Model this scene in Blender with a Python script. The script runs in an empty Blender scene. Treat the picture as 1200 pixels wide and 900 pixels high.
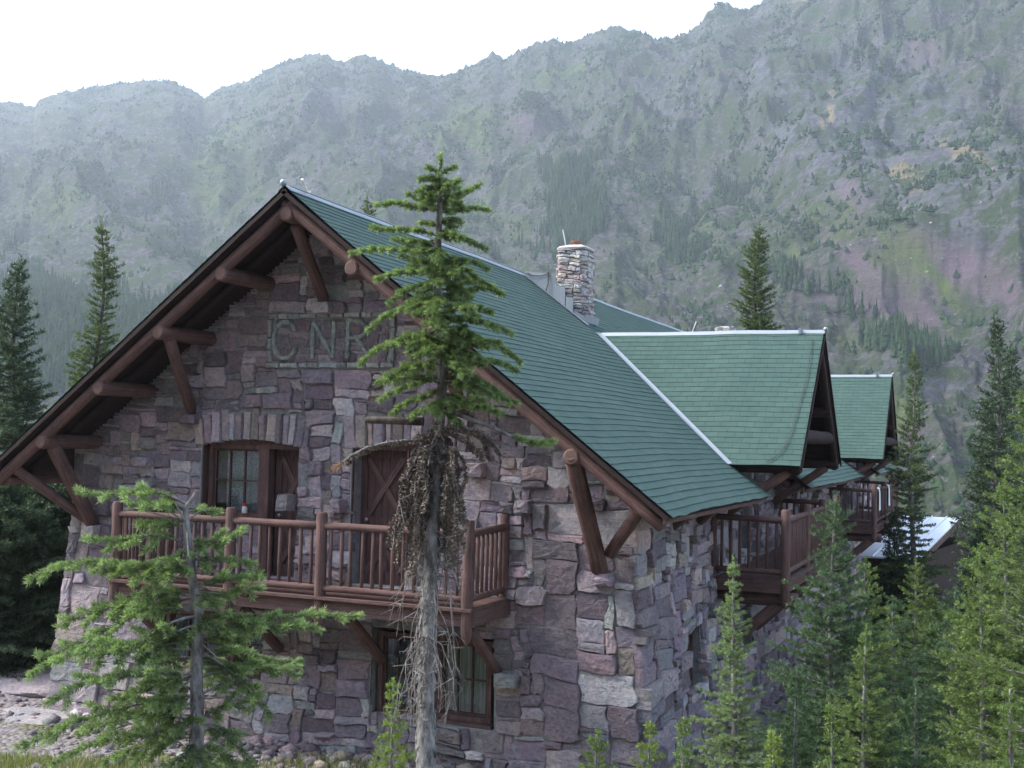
import bpy, math, random
import numpy as np
from mathutils import Vector, noise as mnoise
R = math.radians
scene = bpy.context.scene
COL = scene.collection
rng = np.random.default_rng(7)
random.seed(7)

# ------------------------------------------------------------------ camera
CAM = np.array([9.338, -15.162, 2.206]); FPX = 1373.3
CF = np.array([-0.38625454, 0.92130528, 0.04476618])
CR = np.array([0.92238499, 0.38560406, 0.02270318])
CU = np.array([-0.00365453, -0.05006086, 0.99873948])
def at(px, py, dist):
    d = CF * FPX + CR * (px - 600) - CU * (py - 450)
    return CAM + d / np.linalg.norm(d) * dist
def on(px, py, axis, val):
    d = CF * FPX + CR * (px - 600) - CU * (py - 450)
    return CAM + d * (val - CAM[axis]) / d[axis]
def pix(P):
    P = np.asarray(P, float) - CAM
    z = P @ CF
    return 600 + FPX * (P @ CR) / z, 450 - FPX * (P @ CU) / z

cd = bpy.data.cameras.new('camera'); co = bpy.data.objects.new('camera', cd); COL.objects.link(co)
from mathutils import Matrix
m = Matrix(((CR[0], CU[0], -CF[0], CAM[0]), (CR[1], CU[1], -CF[1], CAM[1]), (CR[2], CU[2], -CF[2], CAM[2]), (0, 0, 0, 1)))
co.matrix_world = m
cd.sensor_width = 36; cd.lens = 36 * FPX / 1200; cd.clip_start = 0.1; cd.clip_end = 20000
scene.camera = co

# ------------------------------------------------------------------ noise
def _hash(ix, iy, iz):
    h = (ix.astype(np.int64) * 374761393 + iy.astype(np.int64) * 668265263 + iz.astype(np.int64) * 2147483647) & 0xffffffff
    h = ((h ^ (h >> 13)) * 1274126177) & 0xffffffff
    return ((h ^ (h >> 16)) & 0xffff) / 65535.0
def vnoise(x, y, z=None):
    x = np.asarray(x, float); y = np.asarray(y, float)
    z = np.zeros_like(x) if z is None else np.asarray(z, float) + x * 0
    ix, iy, iz = np.floor(x), np.floor(y), np.floor(z)
    fx, fy, fz = x - ix, y - iy, z - iz
    fx, fy, fz = [t * t * t * (t * (t * 6 - 15) + 10) for t in (fx, fy, fz)]
    r = 0
    for a in (0, 1):
        for b in (0, 1):
            for c in (0, 1):
                w = (fx if a else 1 - fx) * (fy if b else 1 - fy) * (fz if c else 1 - fz)
                r = r + w * _hash(ix + a, iy + b, iz + c)
    return r * 2 - 1
def fbm(x, y, z=None, o=5, gain=.5, lac=2.03):
    s = 0; a = 1; f = 1; n = 0
    for i in range(o):
        s = s + a * vnoise(np.asarray(x) * f + 17.3 * i, np.asarray(y) * f - 9.1 * i, None if z is None else np.asarray(z) * f)
        n += a; a *= gain; f *= lac
    return s / n
def ridged(x, y, o=5, gain=.5):
    s = 0; a = 1; f = 1; n = 0
    for i in range(o):
        s = s + a * (1 - np.abs(vnoise(x * f + 31.7 * i, y * f + 5.9 * i)) * 2)
        n += a; a *= gain; f *= 2.07
    return s / n

# ------------------------------------------------------------------ object helpers
def tag(o, label=None, cat=None, group=None, kind=None):
    if label: o['label'] = label
    if cat: o['category'] = cat
    if group: o['group'] = group
    if kind: o['kind'] = kind
    return o
def empty(name, loc=(0, 0, 0), label=None, cat=None, group=None, parent=None):
    o = bpy.data.objects.new(name, None); COL.objects.link(o); o.location = loc; o.empty_display_size = .2
    if parent: o.parent = parent
    return tag(o, label, cat, group)
def link(name, me, mat, parent=None):
    o = bpy.data.objects.new(name, me); COL.objects.link(o)
    if mat: me.materials.append(mat)
    if parent:
        o.parent = parent
        l = parent.matrix_world.inverted() if False else None
    return o
def np_mesh(name, V, quads=None, tris=None, attrs=None, fcol=None, smooth=False, uv=None):
    """V (n,3); quads (m,4); tris (k,3)."""
    me = bpy.data.meshes.new(name)
    V = np.asarray(V, np.float32)
    parts = []; sizes = []
    if quads is not None and len(quads): parts.append(np.asarray(quads, np.int32).ravel()); sizes.append(np.full(len(quads), 4, np.int32))
    if tris is not None and len(tris): parts.append(np.asarray(tris, np.int32).ravel()); sizes.append(np.full(len(tris), 3, np.int32))
    idx = np.concatenate(parts); sz = np.concatenate(sizes)
    me.vertices.add(len(V)); me.vertices.foreach_set('co', V.ravel())
    me.loops.add(len(idx)); me.loops.foreach_set('vertex_index', idx)
    me.polygons.add(len(sz)); me.polygons.foreach_set('loop_start', np.concatenate([[0], np.cumsum(sz)[:-1]]).astype(np.int32))
    me.polygons.foreach_set('loop_total', sz)
    if smooth: me.polygons.foreach_set('use_smooth', np.ones(len(sz), bool))
    me.update(calc_edges=True); me.validate()
    if attrs:
        for k, a in attrs.items():
            a = np.asarray(a, np.float32)
            if a.ndim == 1:
                at_ = me.attributes.new(k, 'FLOAT', 'POINT'); at_.data.foreach_set('value', a)
            else:
                if a.shape[1] == 3: a = np.c_[a, np.ones(len(a))].astype(np.float32)
                at_ = me.attributes.new(k, 'FLOAT_COLOR', 'POINT'); at_.data.foreach_set('color', a.ravel())
    return me

WOODS = set()
class MB:
    def __init__(s): s.v = []; s.f = []; s.c = []; s.uv = []
    def add(s, vs, fs, col=None):
        b = len(s.v); s.v += [tuple(map(float, q)) for q in vs]; s.f += [tuple(b + i for i in f) for f in fs]
        s.c += [col if col is not None else (1, 1, 1)] * len(vs)
    def box(s, a, b, col=None):
        (x0, y0, z0), (x1, y1, z1) = a, b
        vs = [(x0, y0, z0), (x1, y0, z0), (x1, y1, z0), (x0, y1, z0), (x0, y0, z1), (x1, y0, z1), (x1, y1, z1), (x0, y1, z1)]
        s.add(vs, [(0, 3, 2, 1), (4, 5, 6, 7), (0, 1, 5, 4), (1, 2, 6, 5), (2, 3, 7, 6), (3, 0, 4, 7)], col)
    def plank(s, p, q, w, h, up=(0, 0, 1), col=None):
        """box from p to q, width w sideways, height h along up"""
        p = np.array(p, float); q = np.array(q, float); d = q - p; d /= np.linalg.norm(d)
        sd = np.cross(d, up); sd /= np.linalg.norm(sd); u = np.cross(sd, d)
        vs = []
        for e in (p, q):
            for a, b in ((-1, -1), (1, -1), (1, 1), (-1, 1)): vs.append(e + sd * w / 2 * a + u * h / 2 * b)
        s.add(vs, [(0, 1, 2, 3), (7, 6, 5, 4), (0, 4, 5, 1), (1, 5, 6, 2), (2, 6, 7, 3), (3, 7, 4, 0)], col)
        o0 = random.uniform(0, 20); L = float(np.linalg.norm(q - p)); s.c[-8:] = [(a * w * 3 + o0, b_ * h * 3 + o0, e * L * .16 + o0) for e in (0, 1) for a, b_ in ((-1, -1), (1, -1), (1, 1), (-1, 1))]
    def tube(s, pts, rad, n=12, cap=True, wob=0, col=None, cone=0):
        pts = [np.array(p, float) for p in pts]
        if np.isscalar(rad): rad = [rad] * len(pts)
        b = len(s.v); prev = None; vs = []; fs = []; cs = []; along = 0; o0 = random.uniform(0, 20)
        for i, p in enumerate(pts):
            if i: along += float(np.linalg.norm(p - pts[i - 1]))
            d = pts[min(i + 1, len(pts) - 1)] - pts[max(i - 1, 0)]; d = d / (np.linalg.norm(d) + 1e-9)
            if prev is None:
                a = np.array((0, 0, 1.)) if abs(d[2]) < .9 else np.array((1., 0, 0))
                u = np.cross(d, a); u /= np.linalg.norm(u)
            else:
                u = prev - d * (prev @ d); u /= np.linalg.norm(u) + 1e-9
            prev = u; w = np.cross(d, u)
            for k in range(n):
                an = 2 * math.pi * k / n
                rr = rad[i] * (1 + (wob * random.uniform(-1, 1) if wob else 0))
                vs.append(p + (u * math.cos(an) + w * math.sin(an)) * rr); cs.append((math.cos(an) * .5 + o0, math.sin(an) * .5 + o0, along * .16 + o0))
            if i:
                o = (i - 1) * n
                for k in range(n):
                    k2 = (k + 1) % n
                    fs.append((o + k, o + k2, o + n + k2, o + n + k))
        if cap:
            fs.append(tuple(reversed(range(n))))
            L = len(vs)
            fs.append(tuple(range(L - n, L)))
        s.add(vs, fs, col); s.c[-len(vs):] = cs
    def log(s, p, q, r, n=12, wob=.03, r2=None, bev=True, col=None):
        p = np.array(p, float); q = np.array(q, float); r2 = r2 or r
        L = np.linalg.norm(q - p); d = (q - p) / L; k = max(2, int(L / .35))
        b = min(.02, r * .3)
        pts = [p, p + d * b]; rad = [r - b, r]
        a = np.cross(d, (0.3, 0.5, 0.8)); a /= np.linalg.norm(a); ph = random.random() * 6
        for i in range(1, k):
            t = i / k; pts.append(p + d * L * t + a * math.sin(t * 5 + ph) * r * .06 * min(1, L)); rad.append((r + (r2 - r) * t) * random.uniform(.97, 1.03))
        pts += [q - d * b, q]; rad += [r2, r2 - b]
        s.tube(pts, rad, n, True, wob * .3, col)
    def build(s, name, mat, parent=None, smooth=False, origin=None, colattr=None, smooth_ang=None):
        me = bpy.data.meshes.new(name)
        me.from_pydata(s.v, [], s.f); me.validate(); me.update()
        if not colattr and mat and mat.name in WOODS: colattr = 'luv'
        if colattr == 'luv' and all(c_ == (1, 1, 1) for c_ in s.c[:4]):
            V_ = np.array(s.v); ex = np.ptp(V_, axis=0); k_ = np.full(3, 3.0); k_[ex.argmax()] = .16; s.c = [tuple(q) for q in V_ * k_ + random.uniform(0, 9)]
        if colattr:
            a = me.attributes.new(colattr, 'FLOAT_COLOR', 'POINT')
            if len(me.vertices) == len(s.c):
                a.data.foreach_set('color', np.c_[np.array(s.c, np.float32), np.ones(len(s.c), np.float32)].ravel())
        if smooth:
            me.polygons.foreach_set('use_smooth', [True] * len(me.polygons))
            if smooth_ang:
                me.set_sharp_from_angle(angle=R(smooth_ang))
        return link(name, me, mat, parent)

# ------------------------------------------------------------------ materials
class NT:
    def __init__(s, name):
        s.m = bpy.data.materials.new(name); s.m.use_nodes = True; s.t = s.m.node_tree; s.t.nodes.clear()
        s.out = s.t.nodes.new('ShaderNodeOutputMaterial')
    def n(s, typ, props=None, **ins):
        nd = s.t.nodes.new('ShaderNode' + typ)
        for k, v in (props or {}).items(): setattr(nd, k, v)
        for k, v in ins.items():
            k = k.replace('_', ' ')
            sock = nd.inputs[int(k[1:])] if k[0] == 'i' and k[1:].isdigit() else nd.inputs[k]
            if isinstance(v, bpy.types.NodeSocket): s.t.links.new(v, sock)
            else: sock.default_value = v
        return nd
    def coords(s, kind='Object', scale=(1, 1, 1)):
        tc = s.n('TexCoord'); mp = s.n('Mapping', Vector=tc.outputs[kind], Scale=scale); return mp.outputs[0]
    def noise(s, vec, scale, detail=4, rough=.55, out='Fac', dist=0):
        return s.n('TexNoise', Vector=vec, Scale=scale, Detail=detail, Roughness=rough, Distortion=dist).outputs[out]
    def ramp(s, fac, stops, interp='LINEAR'):
        r = s.n('ValToRGB', Fac=fac); e = r.color_ramp.elements; r.color_ramp.interpolation = interp
        while len(e) > 1: e.remove(e[-1])
        for i, (p, c) in enumerate(stops):
            el = e[0] if i == 0 else e.new(p)
            el.position = p; el.color = c if len(c) == 4 else (*c, 1)
        return r.outputs[0]
    def mix(s, f, a, b, mode='MIX'):
        nd = s.n('Mix', dict(data_type='RGBA', blend_type=mode))
        for k, v in ((0, f), (6, a), (7, b)):
            if isinstance(v, bpy.types.NodeSocket): s.t.links.new(v, nd.inputs[k])
            else: nd.inputs[k].default_value = v if k == 0 else (v if len(v) == 4 else (*v, 1))
        return nd.outputs[2]
    def math(s, op, a, b=0, clamp=False):
        nd = s.n('Math', dict(operation=op, use_clamp=clamp))
        for k, v in ((0, a), (1, b)):
            if isinstance(v, bpy.types.NodeSocket): s.t.links.new(v, nd.inputs[k])
            else: nd.inputs[k].default_value = v
        return nd.outputs[0]
    def attr(s, name, out='Fac'): return s.n('Attribute', dict(attribute_name=name)).outputs[out]
    def bump(s, h, strength=.5, dist=.02, normal=None):
        kw = dict(Height=h, Strength=strength, Distance=dist)
        if normal is not None: kw['Normal'] = normal
        return s.n('Bump', **kw).outputs[0]
    def bsdf(s, color, rough=.8, normal=None, metallic=0, spec=.3, **kw):
        d = dict(Base_Color=color if isinstance(color, bpy.types.NodeSocket) else (*color, 1)[:4], Roughness=rough, Metallic=metallic)
        if normal is not None: d['Normal'] = normal
        nd = s.n('BsdfPrincipled', **d); nd.inputs['Specular IOR Level'].default_value = spec
        for k, v in kw.items(): nd.inputs[k.replace('_', ' ')].default_value = v
        s.t.links.new(nd.outputs[0], s.out.inputs[0]); return nd

def mat_stone(name='stone'):
    M = NT(name); v = M.coords(); c = M.attr('scol', 'Color')
    n1 = M.noise(v, 3.2, 6, .65); n2 = M.noise(v, 16, 5, .7); n3 = M.noise(v, 70, 3, .6)
    st = M.noise(M.coords(scale=(1.5, 1.5, 14)), 2.2, 4, .6, dist=.6)
    c1 = M.mix(M.ramp(n1, [(.35, (0, 0, 0)), (.68, (1, 1, 1))]), M.mix(1, c, (.82, .84, .9), 'MULTIPLY'), M.mix(1, c, (1.25, 1.12, 1.08), 'MULTIPLY'))
    c2 = M.mix(.25, c1, M.mix(1, c1, M.ramp(st, [(.3, (.62, .6, .62)), (.55, (1.05, 1.02, 1)), (.75, (1.3, 1.28, 1.2))]), 'MULTIPLY'))
    c3 = M.mix(.55, c2, M.mix(1, c2, M.ramp(n2, [(.28, (.42, .40, .42)), (.5, (1, 1, 1)), (.72, (1.55, 1.55, 1.5))]), 'MULTIPLY'))
    lich = M.ramp(M.noise(v, 9, 6, .72), [(.60, (0, 0, 0)), (.67, (1, 1, 1))])
    c4 = M.mix(M.math('MULTIPLY', lich, .28), c3, (.38, .40, .37))
    dk = M.ramp(M.noise(v, 5.3, 6, .75, dist=.5), [(.62, (0, 0, 0)), (.7, (1, 1, 1))])
    c4 = M.mix(M.math('MULTIPLY', dk, .55), c4, (.07, .07, .075))
    b = M.bump(M.math('ADD', M.math('MULTIPLY', n2, 1.0), M.math('MULTIPLY', st, .3)), 1.0, .06)
    b = M.bump(n3, .8, .012, b)
    M.bsdf(c4, .85, b, spec=.25); return M.m
def mat_mortar():
    M = NT('mortar'); v = M.coords()
    c = M.ramp(M.noise(v, 9, 6, .7), [(.3, (.18, .18, .18)), (.55, (.29, .295, .29)), (.8, (.40, .41, .40))])
    M.bsdf(c, .95, M.bump(M.noise(v, 30, 5, .7), .8, .02), spec=.1); return M.m
def mat_wood(name, col, amt=.35, sc=1.0, wear=(.3, .24, .2)):
    M = NT(name); v = M.coords(); WOODS.add(name); gv = M.attr('luv', 'Vector'); grain = M.noise(gv, 11, 6, .7); crack = M.noise(gv, 5, 5, .6, dist=.3)
    n = M.noise(v, 4 * sc, 5, .65); n2 = M.noise(v, 38 * sc, 4, .6); n3 = M.noise(v, 13 * sc, 6, .75)
    c = M.mix(amt, (*col, 1), M.mix(1, (*col, 1), M.ramp(n, [(.3, (.55, .55, .58)), (.7, (1.5, 1.45, 1.4))]), 'MULTIPLY'))
    c = M.mix(.3, c, M.mix(1, c, M.ramp(n2, [(.3, (.6, .6, .6)), (.7, (1.3, 1.3, 1.3))]), 'MULTIPLY'))
    c = M.mix(M.math('MULTIPLY', M.ramp(n3, [(.63, (0, 0, 0)), (.72, (1, 1, 1))]), .5), c, wear)
    ck = M.noise(M.coords(scale=(2, 2, 2)), 3.0, 7, .8); c = M.mix(M.math('MULTIPLY', M.ramp(ck, [(.58, (0, 0, 0)), (.66, (1, 1, 1))]), .45), c, tuple(x * .35 for x in col))
    c = M.mix(.85, c, M.mix(1, c, M.ramp(grain, [(.32, (.45, .45, .45)), (.5, (1, 1, 1)), (.7, (1.6, 1.55, 1.5))]), 'MULTIPLY')); ckr = M.ramp(crack, [(.485, (1, 1, 1)), (.5, (.25, .22, .2)), (.515, (1, 1, 1))]); c = M.mix(.5, c, M.mix(1, c, ckr, 'MULTIPLY'))
    M.bsdf(c, .75, M.bump(grain, .8, .015, M.bump(n2, .5, .01, M.bump(n3, .6, .02))), spec=.2); return M.m
def mat_shingle(name, uvw=.30, uvh=.135):
    M = NT(name)
    uv = M.n('UVMap', dict(uv_map='UVMap')).outputs[0]
    wob = M.noise(M.coords(), 1.3, 3, .5, 'Color')
    uv2 = M.n('VectorMath', dict(operation='MULTIPLY_ADD'), i0=wob, i1=(.02, 0.0, 0), i2=uv).outputs[0]
    br = M.n('TexBrick', dict(offset=.5), Vector=uv2, Color1=(0, 0, 0, 1), Color2=(1, 1, 1, 1), Mortar=(.5, .5, .5, 1), Scale=1, Mortar_Size=.005, Mortar_Smooth=.3, Bias=0, Brick_Width=uvw, Row_Height=uvh)
    tabs = br.outputs['Color']; gap = br.outputs['Fac']
    v = M.coords(); gran = M.noise(v, 220, 2, .6); big = M.noise(v, .9, 5, .65); mid = M.noise(M.coords(scale=(1, 1, 1)), 5, 5, .7)
    c = M.ramp(tabs, [(0, (.048, .091, .077)), (.5, (.052, .096, .081)), (1, (.056, .102, .086))])
    c = M.mix(.6, c, M.mix(1, c, M.ramp(big, [(.3, (.82, .86, .87)), (.5, (1, 1, 1)), (.7, (1.2, 1.14, 1.12))]), 'MULTIPLY'))
    c = M.mix(.5, c, M.mix(1, c, M.ramp(mid, [(.3, (.8, .8, .8)), (.7, (1.2, 1.2, 1.2))]), 'MULTIPLY'))
    c = M.mix(.45, c, M.mix(1, c, M.ramp(gran, [(.3, (.55, .55, .55)), (.7, (1.5, 1.5, 1.5))]), 'MULTIPLY'))
    faded = M.ramp(M.noise(v, 2.2, 8, .8), [(.60, (0, 0, 0)), (.68, (1, 1, 1))]); c = M.mix(M.math('MULTIPLY', faded, .16), c, (.16, .18, .15)); dkp = M.ramp(M.noise(v, 1.1, 7, .8), [(.62, (0, 0, 0)), (.68, (1, 1, 1))]); c = M.mix(M.math('MULTIPLY', dkp, .35), c, (.03, .06, .055))  # random pale fading and dark stains over the shingles
    c = M.mix(M.math('MULTIPLY', gap, .8), c, (.02, .045, .038))
    M.bsdf(c, .88, M.bump(gran, .4, .004, M.bump(gap, .5, -.004)), spec=.3); return M.m
def mat_metal(name, col=(.62, .66, .68), rough=.42):
    M = NT(name); v = M.coords()
    c = M.mix(M.noise(v, 6, 5, .7), tuple(x * .72 for x in col), col)
    M.bsdf(c, M.math('ADD', M.math('MULTIPLY', M.noise(v, 9, 4), .3), rough - .15), M.bump(M.noise(v, 3, 3), .12, .02), metallic=.55, spec=.5); return M.m
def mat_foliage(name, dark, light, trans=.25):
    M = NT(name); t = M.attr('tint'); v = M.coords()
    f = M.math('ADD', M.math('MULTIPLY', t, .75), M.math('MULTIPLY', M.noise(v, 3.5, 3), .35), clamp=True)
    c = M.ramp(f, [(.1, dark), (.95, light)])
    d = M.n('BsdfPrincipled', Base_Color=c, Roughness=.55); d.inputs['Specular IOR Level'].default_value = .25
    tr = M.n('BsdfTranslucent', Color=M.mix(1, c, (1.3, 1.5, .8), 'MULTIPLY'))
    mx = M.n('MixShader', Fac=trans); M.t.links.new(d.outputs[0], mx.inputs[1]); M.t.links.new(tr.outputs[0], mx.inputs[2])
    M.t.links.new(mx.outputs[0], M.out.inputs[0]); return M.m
def mat_bark(name, a, b):
    M = NT(name); n = M.noise(M.coords(scale=(1, 1, .35)), 22, 6, .7); n2 = M.noise(M.coords(), 5, 4)
    c = M.mix(n2, M.ramp(n, [(.35, a), (.65, b)]), M.ramp(n, [(.4, tuple(x * .6 for x in a)), (.7, b)]))
    M.bsdf(c, .9, M.bump(n, .9, .012), spec=.15); return M.m
def mat_simple(name, col, rough=.6, metallic=0, spec=.4, var=.15, sc=8):
    M = NT(name); n = M.noise(M.coords(), sc, 4, .6)
    c = M.mix(n, tuple(x * (1 - var) for x in col), tuple(min(1, x * (1 + var)) for x in col))
    M.bsdf(c, rough, None, metallic, spec); return M.m
def mat_glass():
    M = NT('window_glass'); 
    g = M.n('BsdfGlossy', Color=(.9, .95, 1, 1), Roughness=.03); t = M.n('BsdfTransparent', Color=(.8, .86, .86, 1))
    fr = M.n('Fresnel', IOR=1.5); f = M.math('ADD', fr.outputs[0], .03)
    mx = M.n('MixShader', Fac=f); M.t.links.new(t.outputs[0], mx.inputs[1]); M.t.links.new(g.outputs[0], mx.inputs[2])
    M.t.links.new(mx.outputs[0], M.out.inputs[0]); return M.m
def mat_lace():
    M = NT('lace_curtain'); v = M.coords()
    vo = M.n('TexVoronoi', dict(feature='DISTANCE_TO_EDGE'), Vector=v, Scale=34).outputs[0]
    f = M.ramp(M.math('ADD', vo, M.math('MULTIPLY', M.noise(v, 30, 4), .2)), [(.12, (.52, .60, .61)), (.32, (.18, .23, .24))])
    M.bsdf(f, .9, None, spec=.1); return M.m
def mat_curtain(name, a, b):
    M = NT(name); w = M.n('TexWave', dict(wave_type='BANDS', bands_direction='X'), Vector=M.coords(), Scale=4.5, Distortion=1.5, Detail=2).outputs['Fac']
    M.bsdf(M.mix(w, a, b), .9, M.bump(w, .5, .03), spec=.1); return M.m

M_stone = mat_stone(); M_mortar = mat_mortar()
M_log = mat_wood('brown_log', (.140, .084, .074), .5, wear=(.25, .20, .175)); M_board = mat_wood('brown_board', (.132, .080, .071), .45)
M_dark = mat_wood('soffit_board', (.034, .021, .019), .4); M_door = mat_wood('door_paint', (.095, .056, .052), .25, wear=(.16, .09, .08))
M_drk = mat_wood('shade_darkened_log', (.042, .027, .025), .4); M_logend = mat_wood('log_end', (.17, .105, .085), .6)  # log brown darkened to paint in dormer overhang shade; shed wall reuses it
M_shingle = mat_shingle('green_shingle'); M_metal = mat_metal('galvanised_metal', (.36, .40, .43), .55); M_shed = mat_metal('white_metal_roof', (.82, .85, .88), .5)
M_glass = mat_glass(); M_lace = mat_lace()
M_curt = mat_curtain('grey_curtain', (.30, .33, .31), (.47, .5, .47)); M_curtb = mat_curtain('blue_curtain', (.10, .14, .17), (.17, .22, .26))
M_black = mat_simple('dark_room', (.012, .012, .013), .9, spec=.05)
M_pot = mat_simple('terracotta', (.30, .12, .08), .85); M_cable = mat_simple('cable', (.06, .055, .05), .6)
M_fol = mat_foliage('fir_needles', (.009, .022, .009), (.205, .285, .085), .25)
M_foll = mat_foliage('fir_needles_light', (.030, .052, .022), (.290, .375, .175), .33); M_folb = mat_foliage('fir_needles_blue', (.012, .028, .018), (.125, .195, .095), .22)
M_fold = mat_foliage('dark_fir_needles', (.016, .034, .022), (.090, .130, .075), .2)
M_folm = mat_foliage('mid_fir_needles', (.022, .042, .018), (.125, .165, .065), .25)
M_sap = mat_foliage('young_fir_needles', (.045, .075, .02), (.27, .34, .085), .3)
M_dead = mat_foliage('dead_needles', (.055, .042, .033), (.24, .195, .15), .03); M_orange = mat_foliage('orange_dead_needles', (.13, .07, .038), (.30, .17, .095), .1)
M_barkg = mat_bark('grey_bark', (.10, .095, .085), (.32, .31, .29)); M_barkd = mat_bark('dark_bark', (.045, .035, .03), (.14, .115, .095))
M_twig = mat_bark('bare_twig', (.12, .10, .09), (.30, .28, .26))

# ------------------------------------------------------------------ chalet
ZA, T = 5.638, .768; HX = 5.667; OV = 1.252; W = 4.782; BD = 1.29; LEN = 29.9; BACK = LEN + 1.2
YD = (7.551, 22.35); XD = 6.208; DW = 2.664; T2 = .949; ZR = 4.342; ZE = ZR - DW * T2
chalet = empty('stone_chalet', (0, 0, 0), 'large stone chalet with green shingle roof and brown log balconies on the rocky slope', 'chalet')
GZ = -3.6   # bottom of masonry

PAL = [((.205, .175, .190), 34), ((.150, .125, .142), 20), ((.215, .210, .215), 18), ((.200, .225, .212), 6), ((.25, .22, .185), 10), ((.36, .355, .34), 4), ((.245, .195, .20), 12)]
PC = np.array([p[0] for p in PAL]); PW = np.array([p[1] for p in PAL], float); PW /= PW.sum()
def stone_col():
    c = PC[rng.choice(len(PC), p=PW)]; c = (c * .66 + c.mean() * .34) * rng.uniform(.62, 1.42)
    return np.clip(c * (1.72, 1.68, 1.70) * (1 + rng.uniform(-.05, .05, 3)), .02, .6)
def pack(u0, u1, v0, v1, inside, size, cw=.065, ch=.05):
    nu = int((u1 - u0) / cw); nv = int((v1 - v0) / ch)
    U = u0 + (np.arange(nu) + .5) * cw; V = v0 + (np.arange(nv) + .5) * ch
    ok = np.array([[inside(u, v) for v in V] for u in U]); free = ok.copy(); out = []
    for j in range(nv):
        for i in range(nu):
            if not free[i, j]: continue
            w, h = size(U[i], V[j]); w = max(1, int(round(w / cw))); h = max(1, int(round(h / ch)))
            a = 0
            while a < w and i + a < nu and free[i + a, j]: a += 1
            # avoid leaving a sliver
            if i + a < nu and free[i + a, j] and not (i + a + 1 < nu and free[i + a + 1, j]): a += 1
            b = 0
            while b < h and j + b < nv and free[i:i + a, j + b].all(): b += 1
            free[i:i + a, j:j + b] = False
            out.append((u0 + i * cw, u0 + (i + a) * cw, v0 + j * ch, v0 + (j + b) * ch))
    return out, (U, V, ok, cw, ch)
def warp(u, v, s):
    return (u + .03 * float(mnoise.noise((u * .9 + s, v * 1.1, 3.1))) * 2 + .055 * float(mnoise.noise((u * 2.0 + s, v * 4.5, 7))) + .035 * float(mnoise.noise((u * 4 + s, v * 11, 17))),
            v + .06 * float(mnoise.noise((u * .6 + s, v * .9, 9.7))) * 2 + .028 * float(mnoise.noise((u * 1.6 + s, v * 2.3, 1.3))) + .012 * float(mnoise.noise((u * 6 + s, v * 6, 27))))
def stone(mb, poly, d, mp, col, tilt=.02, back=-.03):
    """poly: CCW list of (u,v). makes one rough block protruding d"""
    n = len(poly); P = np.array(poly); c = P.mean(0)
    ext = min(np.ptp(P[:, 0]), np.ptp(P[:, 1]))
    inset = min(.010, ext * .10)
    tu, tv = random.uniform(-1, 1) * tilt, random.uniform(-1, 1) * tilt
    vs = []; sp = max(np.ptp(P[:, 0]), np.ptp(P[:, 1]), .05)
    def dep(q, base): return base + tu * (q[0] - c[0]) / sp * 2 + tv * (q[1] - c[1]) / sp * 2
    for q in P: vs.append(mp(q[0], q[1], back))
    for q in P: vs.append(mp(q[0], q[1], max(.012, dep(q, d * random.uniform(.5, .8)))))
    R1 = []
    for q in P:
        dd = c - q; L = np.linalg.norm(dd) + 1e-9; qi = q + dd / L * min(inset * random.uniform(.8, 1.8), L * .4); R1.append(qi)
        vs.append(mp(qi[0], qi[1], max(.024, dep(qi, d * random.uniform(.93, 1.05)))))
    for q in R1:
        qi = q + (c - q) * random.uniform(.42, .6); vs.append(mp(qi[0], qi[1], dep(qi, d * random.uniform(.95, 1.12) + random.uniform(-.006, .008))))
    vs.append(mp(c[0], c[1], dep(c, d * random.uniform(.98, 1.15))))
    fs = []
    for r in range(3):
        for k in range(n):
            k2 = (k + 1) % n; a = r * n
            fs.append((a + k, a + k2, a + n + k2, a + n + k))
    for k in range(n): fs.append((3 * n + k, 3 * n + (k + 1) % n, 4 * n))
    mb.add(vs, fs, tuple(col))
def rect_poly(u0, u1, v0, v1, s, gap=.005, jit=.018):
    w, h = u1 - u0, v1 - v0; j = min(jit, w * .12, h * .14)
    g = gap * random.uniform(.5, 1.4)
    def J(u, v, k=1): 
        a, b = warp(u, v, s); return (a + random.uniform(-j, j) * k, b + random.uniform(-j, j) * k)
    a0, a1, b0, b1 = u0 + g, u1 - g, v0 + g, v1 - g
    P = []
    cuts = [random.random() < .2 for _ in range(4)]
    cu = min(w, h) * .3
    def edge(p, q, L):
        k = 1 if L < .3 else (2 if L < .55 else 3)
        return [J(p[0] + (q[0] - p[0]) * i / (k + 1), p[1] + (q[1] - p[1]) * i / (k + 1), .8) for i in range(1, k + 1)]
    cor = [(a0, b0), (a1, b0), (a1, b1), (a0, b1)]
    for i in range(4):
        c = cor[i]; nx = cor[(i + 1) % 4]; pv = cor[i - 1]
        if cuts[i]:
            dp = np.array(pv) - c; dn = np.array(nx) - c
            P.append(J(*(np.array(c) + dp / (np.linalg.norm(dp) + 1e-6) * cu * random.uniform(.4, 1)))); P.append(J(*(np.array(c) + dn / (np.linalg.norm(dn) + 1e-6) * cu * random.uniform(.4, 1))))
        else: P.append(J(*c))
        P += edge(c, nx, w if i % 2 == 0 else h)
    return P
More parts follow.
